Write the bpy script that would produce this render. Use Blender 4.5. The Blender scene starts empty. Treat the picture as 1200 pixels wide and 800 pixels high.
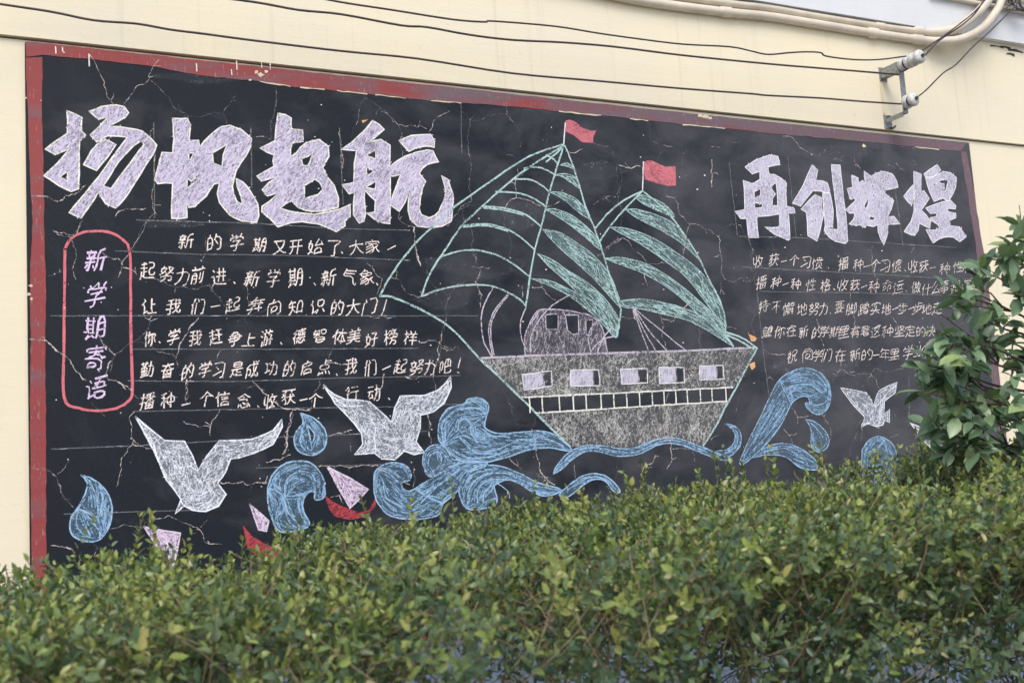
import bpy, math, random
import numpy as np
from mathutils import Vector, Matrix
from mathutils.geometry import tessellate_polygon

scene = bpy.context.scene
# ------------------------------------------------------------------ camera
F = 1360.0                       # focal length in pixels of a 1200 px wide picture
D = 4.5                          # metres from the camera to the wall
EYE = 1.55
ax = Vector((2740 / F, 0.0, -1.0)).normalized()
az = Vector((-675 / F, 10800 / F, -1.0)).normalized()
ay = az.cross(ax).normalized()
az = ax.cross(ay).normalized()
R = Matrix((ax, ay, az))         # camera axes -> world axes
CAM = Vector((0.0, -D, EYE))
cd = bpy.data.cameras.new('camera')
cam = bpy.data.objects.new('camera', cd)
scene.collection.objects.link(cam)
cam.matrix_world = Matrix.Translation(CAM) @ R.to_4x4()
cd.sensor_width = 36.0
cd.lens = F / 1200 * 36
cd.clip_start = 0.05
cd.clip_end = 2000
cd.dof.use_dof = True
cd.dof.focus_distance = 5.3
cd.dof.aperture_fstop = 5.6
scene.camera = cam
# ------------------------------------------------------------------ light
SUN_EL, SUN_AZ = math.radians(52), math.radians(205)
w = bpy.data.worlds.new('World')
scene.world = w
w.use_nodes = True
nt = w.node_tree
nt.nodes.clear()
sky = nt.nodes.new('ShaderNodeTexSky')
sky.sky_type = 'NISHITA'
sky.sun_disc = False
sky.sun_elevation = SUN_EL
sky.sun_rotation = SUN_AZ
sky.air_density = 1.0
sky.dust_density = 3.0
bg = nt.nodes.new('ShaderNodeBackground')
bg.inputs[1].default_value = 0.15
wo = nt.nodes.new('ShaderNodeOutputWorld')
nt.links.new(sky.outputs[0], bg.inputs[0])
nt.links.new(bg.outputs[0], wo.inputs[0])
sl = bpy.data.lights.new('sun', 'SUN')
sl.energy = 1.3
sl.angle = math.radians(35)
sl.color = (1.0, 0.95, 0.87)
so = bpy.data.objects.new('sun', sl)
scene.collection.objects.link(so)
sd = Vector((math.sin(SUN_AZ) * math.cos(SUN_EL), math.cos(SUN_AZ) * math.cos(SUN_EL), math.sin(SUN_EL)))
so.rotation_euler = sd.to_track_quat('Z', 'Y').to_euler()
so.location = (0, -8, 9)
scene.view_settings.view_transform = 'Standard'
scene.view_settings.look = 'None'
scene.view_settings.exposure = 0.6
scene.view_settings.gamma = 1.0
scene.cycles.transparent_max_bounces = 24
scene.cycles.max_bounces = 6

rng = random.Random(7)
COL = scene.collection


def at(x, y, off=0.0):
    """point where the line of sight through photo pixel (x, y) meets the plane `off` metres in front of the wall"""
    d = R @ Vector(((x - 600) / F, (400 - y) / F, -1.0))
    return CAM + d * ((-off - CAM.y) / d.y)


def at_depth(x, y, dep):
    return CAM + R @ Vector(((x - 600) / F * dep, (400 - y) / F * dep, -dep))


# ------------------------------------------------------------------ object helpers
def link(o, parent=None, label=None, cat=None, group=None, kind=None):
    COL.objects.link(o)
    if parent:
        o.parent = parent
    for k, v in (('label', label), ('category', cat), ('group', group), ('kind', kind)):
        if v:
            o[k] = v
    return o


def thing(name, label, cat, loc=(0, 0, 0), group=None):
    o = bpy.data.objects.new(name, None)
    o.location = loc
    o.empty_display_size = 0.1
    return link(o, None, label, cat, group)


class MB:
    """collects verts and faces, then becomes ONE mesh object (coordinates in world space)"""
    def __init__(s):
        s.v, s.f, s.n = [], [], 0

    def add(s, vs, fs):
        b = len(s.v)
        s.v += [tuple(p) for p in vs]
        s.f += [tuple(b + i for i in f) for f in fs]
        return s

    def box(s, x0, x1, y0, y1, z0, z1):
        return s.add([(x0, y0, z0), (x1, y0, z0), (x1, y1, z0), (x0, y1, z0), (x0, y0, z1), (x1, y0, z1), (x1, y1, z1), (x0, y1, z1)],
                     [(0, 3, 2, 1), (4, 5, 6, 7), (0, 1, 5, 4), (1, 2, 6, 5), (2, 3, 7, 6), (3, 0, 4, 7)])

    def tube(s, pts, r, n=8, caps=True):
        pts = [Vector(p) for p in pts]
        rs = r if isinstance(r, (list, tuple)) else [r] * len(pts)
        ring, u = [], None
        for i, p in enumerate(pts):
            t = (pts[min(i + 1, len(pts) - 1)] - pts[max(i - 1, 0)]).normalized()
            if u is None:
                u = t.orthogonal().normalized()
            u = (u - t * u.dot(t)).normalized()
            b = t.cross(u)
            ring += [p + (u * math.cos(2 * math.pi * k / n) + b * math.sin(2 * math.pi * k / n)) * rs[i] for k in range(n)]
        fs = [(i * n + k, i * n + (k + 1) % n, (i + 1) * n + (k + 1) % n, (i + 1) * n + k) for i in range(len(pts) - 1) for k in range(n)]
        if caps:
            fs += [tuple(range(n))[::-1], tuple((len(pts) - 1) * n + k for k in range(n))]
        return s.add(ring, fs)

    def ribbon(s, pts, wd, y, jit=0.15):
        """flat chalk stroke on the board; pts are (x, z) on the wall"""
        P = [Vector(p) for p in pts]
        if len(P) < 2:
            return s
        s.n += 1
        y = y - (s.n % 12) * 0.00003
        vs = []
        for i, p in enumerate(P):
            a = (p - P[i - 1]).normalized() if i else None
            b = (P[i + 1] - p).normalized() if i < len(P) - 1 else None
            t = ((a or b) + (b or a))
            t = t.normalized() if t.length > 0.3 else (a or b)
            nrm = Vector((-t.y, t.x))
            h = wd * 0.5 * (1 + rng.uniform(-jit, jit))
            e = Vector((0, 0))
            if i == 0:
                e = -b * wd * 0.3
            if i == len(P) - 1:
                e = a * wd * 0.3
            q, k = p + e + nrm * h, p + e - nrm * h
            vs += [(q.x, y, q.y), (k.x, y, k.y)]
        return s.add(vs, [(2 * i, 2 * i + 2, 2 * i + 3, 2 * i + 1) for i in range(len(P) - 1)])

    def fill(s, loops, y, thick=0.0):
        """filled flat area; loops[0] outer, others holes, (x, z) on the wall"""
        L = [[Vector((p[0], p[1], 0)) for p in l] for l in loops]
        tris = tessellate_polygon(L)
        flat = [p for l in L for p in l]
        out = []
        for a, b, c in tris:
            A, B, C_ = flat[a], flat[b], flat[c]
            out.append((a, b, c) if (B - A).cross(C_ - A).z < 0 else (a, c, b))
        out = [t[::-1] for t in out]
        vs = [(p.x, y, p.y) for p in flat]
        s.add(vs, out)
        if thick:
            m = len(s.v)
            k = 0
            for l in loops:
                n = len(l)
                s.add([(p[0], y, p[1]) for p in l] + [(p[0], y + thick, p[1]) for p in l],
                      [(i, (i + 1) % n, n + (i + 1) % n, n + i) for i in range(n)])
        return s

    def build(s, name, mat, parent=None, smooth=False, **kw):
        me = bpy.data.meshes.new(name)
        inv = Vector((0, 0, 0)) if parent is None else world_loc(parent)
        me.from_pydata([(a - inv.x, b - inv.y, c - inv.z) for a, b, c in s.v], [], s.f)
        if mat:
            me.materials.append(mat)
        if smooth:
            me.shade_smooth()
        me.update()
        return link(bpy.data.objects.new(name, me), parent, **kw)


def world_loc(o):
    v = Vector(o.location)
    while o.parent:
        o = o.parent
        v += Vector(o.location)
    return v


def smooth_path(pts, n=6):
    P = [Vector(p) for p in pts]
    if len(P) < 3:
        return P
    out = []
    for i in range(len(P) - 1):
        a, b, c, d = P[max(i - 1, 0)], P[i], P[i + 1], P[min(i + 2, len(P) - 1)]
        for k in range(n):
            t = k / n
            out.append(0.5 * ((2 * b) + (c - a) * t + (2 * a - 5 * b + 4 * c - d) * t * t + (3 * b - a - 3 * c + d) * t ** 3))
    out.append(P[-1])
    return out


# ------------------------------------------------------------------ materials
def nmat(name):
    m = bpy.data.materials.new(name)
    m.use_nodes = True
    t = m.node_tree
    return m, t, t.nodes['Principled BSDF'], t.nodes['Material Output']


def N(t, kind, **kw):
    n = t.nodes.new(kind)
    for k, v in kw.items():
        if k.startswith('i_'):
            n.inputs[k[2:].replace('_', ' ')].default_value = v
        else:
            setattr(n, k, v)
    return n


def coords(t, scale=(1, 1, 1), rot=(0, 0, 0), loc=(0, 0, 0)):
    tc = N(t, 'ShaderNodeNewGeometry')
    r = N(t, 'ShaderNodeMapping')
    r.inputs['Rotation'].default_value = rot
    r.inputs['Location'].default_value = loc
    t.links.new(tc.outputs['Position'], r.inputs['Vector'])
    m = N(t, 'ShaderNodeMapping')
    m.inputs['Scale'].default_value = scale
    t.links.new(r.outputs[0], m.inputs['Vector'])
    return m.outputs[0]


def noise(t, vec, scale, detail=3, rough=0.55, dist=0.0):
    n = N(t, 'ShaderNodeTexNoise')
    n.inputs['Scale'].default_value = scale
    n.inputs['Detail'].default_value = detail
    n.inputs['Roughness'].default_value = rough
    n.inputs['Distortion'].default_value = dist
    t.links.new(vec, n.inputs['Vector'])
    return n.outputs['Fac']


def ramp(t, fac, stops):
    r = N(t, 'ShaderNodeValToRGB')
    while len(r.color_ramp.elements) < len(stops):
        r.color_ramp.elements.new(0.5)
    for e, (p, c) in zip(r.color_ramp.elements, stops):
        e.position = p
        e.color = (c, c, c, 1) if not isinstance(c, (tuple, list)) else (*c, 1)
    t.links.new(fac, r.inputs[0])
    return r.outputs[0]


def mix(t, fac, a, b, mode='MIX'):
    m = N(t, 'ShaderNodeMix', data_type='RGBA', blend_type=mode)
    for k, v in ((0, fac), (6, a), (7, b)):
        if isinstance(v, bpy.types.NodeSocket):
            t.links.new(v, m.inputs[k])
        elif k == 0:
            m.inputs[0].default_value = v
        else:
            m.inputs[k].default_value = (*v, 1)
    return m.outputs[2]


def bump(t, b, h, strength, dist):
    n = N(t, 'ShaderNodeBump')
    n.inputs['Strength'].default_value = strength
    n.inputs['Distance'].default_value = dist
    t.links.new(h, n.inputs['Height'])
    t.links.new(n.outputs[0], b.inputs['Normal'])


def chalk(name, col, cover, angle=0.0, along=28, across=150, col2=None, film=0.08):
    """broken chalk marks: grain and hatching leave gaps where the board shows"""
    m, t, b, out = nmat(name)
    v = coords(t, (along, 1, across), (0, math.radians(angle), 0))
    h = noise(t, v, 1.0, 2, 0.6)
    g = noise(t, coords(t), 210, 2, 0.7)
    big = noise(t, coords(t), 7, 2, 0.5)
    s = N(t, 'ShaderNodeMath', operation='MULTIPLY_ADD')
    t.links.new(h, s.inputs[0]); s.inputs[1].default_value = 0.55
    s2 = N(t, 'ShaderNodeMath', operation='MULTIPLY_ADD')
    t.links.new(g, s2.inputs[0]); s2.inputs[1].default_value = 0.45
    s3 = N(t, 'ShaderNodeMath', operation='MULTIPLY_ADD')
    t.links.new(big, s3.inputs[0]); s3.inputs[1].default_value = 0.3; s3.inputs[2].default_value = -0.15
    t.links.new(s3.outputs[0], s2.inputs[2])
    t.links.new(s2.outputs[0], s.inputs[2])
    c = 0.5 - (cover - 0.5) * 0.30
    a = ramp(t, s.outputs[0], [(c - 0.075, film), (c + 0.075, 1.0)])
    b.inputs['Roughness'].default_value = 0.95
    b.inputs['Specular IOR Level'].default_value = 0.1
    cc = mix(t, ramp(t, noise(t, coords(t, loc=(3, 1, 2)), 45, 2), [(0.35, 0.0), (0.65, 1.0)]), col, col2 or tuple(min(1, k * 1.12) for k in col))
    t.links.new(cc, b.inputs['Base Color'])
    tr = N(t, 'ShaderNodeBsdfTransparent')
    ms = N(t, 'ShaderNodeMixShader')
    t.links.new(a, ms.inputs[0])
    t.links.new(tr.outputs[0], ms.inputs[1])
    t.links.new(b.outputs[0], ms.inputs[2])
    t.links.new(ms.outputs[0], out.inputs['Surface'])
    return m


def plain(name, col, rough=0.6, metal=0.0, var=0.15, scale=20, spec=0.5, bmp=0.0):
    m, t, b, out = nmat(name)
    n = ramp(t, noise(t, coords(t), scale, 4), [(0.3, 0.0), (0.7, 1.0)])
    t.links.new(mix(t, n, tuple(c * (1 - var) for c in col), tuple(min(1, c * (1 + var)) for c in col)), b.inputs['Base Color'])
    b.inputs['Roughness'].default_value = rough
    b.inputs['Metallic'].default_value = metal
    b.inputs['Specular IOR Level'].default_value = spec
    if bmp:
        bump(t, b, noise(t, coords(t), scale * 3, 4), bmp, 0.01)
    return m


M = {}


def plaster(name, col, col2, amt=1.0):
    m, t, b, out = nmat(name)
    streak = noise(t, coords(t, (0.8, 1, 26)), 2.0, 4, 0.6)
    cloud = noise(t, coords(t), 1.3, 4, 0.6)
    drip = noise(t, coords(t, (22, 1, 0.7)), 1.0, 4, 0.6)
    c = mix(t, ramp(t, cloud, [(0.3, 0.0), (0.7, 1.0)]), col, col2)
    c = mix(t, ramp(t, streak, [(0.42, 0.0), (0.62, 0.12)]), c, tuple(min(1, k * 1.12) for k in col))
    c = mix(t, ramp(t, drip, [(0.58, 0.0), (0.75, 0.25 * amt)]), c, (0.40, 0.37, 0.29))
    spots = ramp(t, noise(t, coords(t, loc=(5, 0, 5)), 38, 3), [(0.68, 0.0), (0.74, 0.25)])
    c = mix(t, spots, c, (0.45, 0.40, 0.30))
    t.links.new(c, b.inputs['Base Color'])
    b.inputs['Roughness'].default_value = 0.75
    b.inputs['Specular IOR Level'].default_value = 0.3
    add = N(t, 'ShaderNodeMath', operation='ADD')
    t.links.new(noise(t, coords(t, (1, 1, 14)), 6, 4), add.inputs[0])
    t.links.new(noise(t, coords(t), 90, 3), add.inputs[1])
    bump(t, b, add.outputs[0], 0.09, 0.008)
    return m


M['plaster'] = plaster('cream_plaster', (0.69, 0.64, 0.51), (0.76, 0.68, 0.49))
M['white'] = plaster('white_render', (0.58, 0.61, 0.64), (0.65, 0.67, 0.69), 0.5)
M['dado'] = plaster('blue_grey_paint', (0.10, 0.145, 0.21), (0.13, 0.18, 0.25), 0.6)

# black painted slate with chalk dust wiped over it
m, t, b, out = nmat('black_board_paint')
du = noise(t, coords(t, (1.0, 1, 1.6)), 2.6, 5, 0.62, 0.4)
wi = noise(t, coords(t, (3.0, 1, 0.8), (0, 0.5, 0)), 3.0, 5, 0.7, 0.6)
fine = noise(t, coords(t), 260, 2, 0.6)
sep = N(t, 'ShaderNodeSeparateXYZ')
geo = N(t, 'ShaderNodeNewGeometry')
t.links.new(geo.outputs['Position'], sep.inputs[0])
mr = N(t, 'ShaderNodeMapRange')          # lighter to the right: grazing sheen painted in through the dust tone
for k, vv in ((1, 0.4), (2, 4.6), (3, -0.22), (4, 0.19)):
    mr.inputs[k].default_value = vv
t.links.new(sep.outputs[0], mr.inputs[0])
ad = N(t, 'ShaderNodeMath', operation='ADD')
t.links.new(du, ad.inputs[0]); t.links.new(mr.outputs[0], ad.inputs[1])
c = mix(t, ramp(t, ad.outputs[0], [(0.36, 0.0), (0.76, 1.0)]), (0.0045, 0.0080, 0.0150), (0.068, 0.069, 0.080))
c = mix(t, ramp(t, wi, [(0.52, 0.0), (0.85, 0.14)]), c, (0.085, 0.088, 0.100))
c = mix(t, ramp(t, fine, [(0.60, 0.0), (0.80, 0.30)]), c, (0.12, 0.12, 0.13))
t.links.new(c, b.inputs['Base Color'])
b.inputs['Roughness'].default_value = 0.6
b.inputs['Specular IOR Level'].default_value = 0.28
bump(t, b, noise(t, coords(t), 70, 5, 0.7), 0.25, 0.004)
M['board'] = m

# worn red border paint, smeared grey in places
m, t, b, out = nmat('worn_red_paint')
sm = noise(t, coords(t, (1.2, 1, 5)), 2.2, 5, 0.6)
sep = N(t, 'ShaderNodeSeparateXYZ')
geo = N(t, 'ShaderNodeNewGeometry')
t.links.new(geo.outputs['Position'], sep.inputs[0])
mr = N(t, 'ShaderNodeMapRange')
for k, v in ((1, 0.4), (2, 4.2), (3, -0.02), (4, 0.34)):
    mr.inputs[k].default_value = v
t.links.new(sep.outputs[0], mr.inputs[0])
ad = N(t, 'ShaderNodeMath', operation='ADD')
t.links.new(sm, ad.inputs[0]); t.links.new(mr.outputs[0], ad.inputs[1])
c = mix(t, ramp(t, ad.outputs[0], [(0.50, 0.0), (0.74, 0.88)]), (0.25, 0.038, 0.038), (0.13, 0.10, 0.12))
c = mix(t, ramp(t, noise(t, coords(t, (6, 1, 1)), 30, 4), [(0.62, 0.0), (0.70, 0.55)]), c, (0.33, 0.27, 0.25))
t.links.new(c, b.inputs['Base Color'])
b.inputs['Roughness'].default_value = 0.65
bump(t, b, sm, 0.3, 0.01)
M['red_paint'] = m

M['lavender'] = chalk('lavender_chalk', (0.47, 0.43, 0.57), 0.58, 60, 40, 110, (0.57, 0.52, 0.66), 0.40)
M['lavender_r'] = chalk('pale_lavender_chalk', (0.50, 0.49, 0.60), 0.66, 80, 40, 100, (0.56, 0.54, 0.65), 0.46)
M['hatch_lav_r'] = chalk('pale_lavender_hatching', (0.64, 0.62, 0.72), 0.66, 0, 60, 60, (0.58, 0.55, 0.69))
M['hatch_lav'] = chalk('lavender_hatching', (0.66, 0.62, 0.74), 0.80, 0, 60, 60, (0.58, 0.53, 0.70))
M['outline'] = chalk('cream_white_chalk', (0.74, 0.74, 0.68), 0.80, 10, 60, 60)
M['outline_thin'] = chalk('thin_white_chalk', (0.76, 0.75, 0.78), 0.84, 10, 60, 60)
M['text'] = chalk('pinkish_white_chalk', (0.80, 0.71, 0.67), 0.72, 0, 80, 80)
M['violet'] = chalk('violet_chalk', (0.66, 0.53, 0.74), 0.78, 0, 80, 80)
M['pink'] = chalk('pink_chalk', (0.58, 0.16, 0.19), 0.9, 0, 60, 60)
M['teal_line'] = chalk('teal_chalk', (0.38, 0.54, 0.53), 0.70, 30, 60, 90, film=0.1)
M['teal'] = chalk('teal_chalk_fill', (0.25, 0.39, 0.40), 0.30, -38, 26, 120, film=0.22)
M['mauve'] = chalk('mauve_chalk', (0.50, 0.45, 0.54), 0.70, 0, 70, 70)
M['hull'] = chalk('grey_chalk_rubbed', (0.36, 0.36, 0.35), 0.30, 78, 45, 70, film=0.10)
M['hatch_grey'] = chalk('grey_scribble', (0.46, 0.46, 0.45), 0.45, 0, 60, 60)
M['cabin'] = chalk('grey_lavender_chalk', (0.34, 0.31, 0.37), 0.22, 68, 30, 90, film=0.10)
M['hatch_cabin'] = chalk('grey_lavender_scribble', (0.44, 0.41, 0.47), 0.45, 0, 60, 60)
M['blue'] = chalk('blue_chalk_rubbed', (0.15, 0.26, 0.39), 0.28, -25, 22, 100, (0.20, 0.34, 0.46), 0.24)
M['blue_line'] = chalk('blue_chalk', (0.31, 0.48, 0.68), 0.70, 0, 60, 60)
M['hatch_blue'] = chalk('blue_hatching', (0.25, 0.41, 0.60), 0.64, 0, 60, 60)
M['bird'] = chalk('blue_white_chalk', (0.46, 0.51, 0.60), 0.30, 40, 34, 95, (0.56, 0.60, 0.68), 0.30)
M['bird_line'] = chalk('white_chalk', (0.72, 0.76, 0.82), 0.80, 0, 60, 60)
M['hatch_bird'] = chalk('white_hatching', (0.64, 0.68, 0.75), 0.62, 0, 60, 60)
M['boat'] = chalk('lilac_chalk', (0.46, 0.35, 0.50), 0.60, 60, 34, 100, film=0.24)
M['boat_line'] = chalk('lilac_chalk_line', (0.66, 0.57, 0.69), 0.80, 0, 60, 60)
M['red_chalk'] = chalk('red_chalk', (0.38, 0.06, 0.075), 0.60, 10, 40, 120, film=0.3)
M['flag'] = chalk('rose_chalk', (0.52, 0.16, 0.19), 0.75, -20, 34, 110, film=0.4)
M['crack'] = chalk('pale_crack_filler', (0.55, 0.49, 0.47), 0.52, 0, 30, 30)
M['crack_faint'] = chalk('faint_crack_filler', (0.42, 0.39, 0.39), 0.22, 0, 30, 30, film=0.12)
M['guide'] = chalk('faint_white_chalk', (0.40, 0.41, 0.43), 0.12, 0, 20, 60, film=0.22)
M['smear'] = chalk('wiped_chalk_dust', (0.22, 0.23, 0.26), 0.0, 20, 30, 50, film=0.06)
M['chip'] = plain('bare_orange_render', (0.68, 0.38, 0.18), 0.9, var=0.2)
M['cream_chip'] = plain('bare_cream_render', (0.62, 0.55, 0.40), 0.9, var=0.2)
M['pvc'] = plain('beige_pvc', (0.60, 0.54, 0.44), 0.35, var=0.12, scale=9)
M['pvc_white'] = plain('white_pvc', (0.66, 0.64, 0.60), 0.35, var=0.08, scale=9)
M['cable'] = plain('black_cable', (0.045, 0.035, 0.035), 0.5, var=0.3)
M['galv'] = plain('weathered_galvanised_steel', (0.30, 0.31, 0.31), 0.55, 0.6, var=0.35, scale=60)
M['porcelain'] = plain('white_porcelain', (0.52, 0.52, 0.50), 0.3, var=0.28, scale=50)
M['dark_metal'] = plain('dark_steel', (0.08, 0.08, 0.08), 0.5, 0.6, var=0.3)
M['rust'] = chalk('rust_stain', (0.60, 0.36, 0.14), 0.05, 90, 30, 60)
M['shade_line'] = plain('dark_joint', (0.05, 0.045, 0.04), 0.9)
M['bark'] = plain('brown_bark', (0.065, 0.045, 0.036), 0.85, var=0.4, scale=50, bmp=0.5)
M['twig'] = plain('tan_twig', (0.15, 0.115, 0.065), 0.8, var=0.35, scale=60)
M['soil'] = plain('bare_soil', (0.12, 0.09, 0.065), 0.95, var=0.4, scale=14, bmp=0.6)
M['paving'] = plain('grey_concrete_paving', (0.30, 0.29, 0.27), 0.85, var=0.15, scale=6, bmp=0.3)


def leaf_material(name, stops, rough, spec, transl):
    m, t, b, out = nmat(name)
    a = N(t, 'ShaderNodeAttribute', attribute_name='tone')
    c = ramp(t, a.outputs['Fac'], stops)
    c = mix(t, ramp(t, noise(t, coords(t), 120, 3), [(0.4, 0.0), (0.75, 0.35)]), c, (0.10, 0.13, 0.06))
    t.links.new(c, b.inputs['Base Color'])
    b.inputs['Roughness'].default_value = rough
    b.inputs['Specular IOR Level'].default_value = spec
    tl = N(t, 'ShaderNodeBsdfTranslucent')
    t.links.new(mix(t, 0.35, c, (0.20, 0.30, 0.04)), tl.inputs['Color'])
    ms = N(t, 'ShaderNodeMixShader')
    ms.inputs[0].default_value = transl
    t.links.new(b.outputs[0], ms.inputs[1]); t.links.new(tl.outputs[0], ms.inputs[2])
    t.links.new(ms.outputs[0], out.inputs['Surface'])
    return m


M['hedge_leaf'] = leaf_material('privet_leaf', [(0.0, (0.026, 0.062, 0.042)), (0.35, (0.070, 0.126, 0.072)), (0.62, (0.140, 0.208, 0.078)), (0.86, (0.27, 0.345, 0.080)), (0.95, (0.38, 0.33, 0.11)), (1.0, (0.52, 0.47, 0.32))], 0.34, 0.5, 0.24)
M['tree_leaf'] = leaf_material('glossy_evergreen_leaf', [(0.0, (0.045, 0.100, 0.055)), (0.5, (0.145, 0.240, 0.135)), (0.85, (0.21, 0.32, 0.16)), (1.0, (0.33, 0.42, 0.14))], 0.34, 0.6, 0.22)
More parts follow.
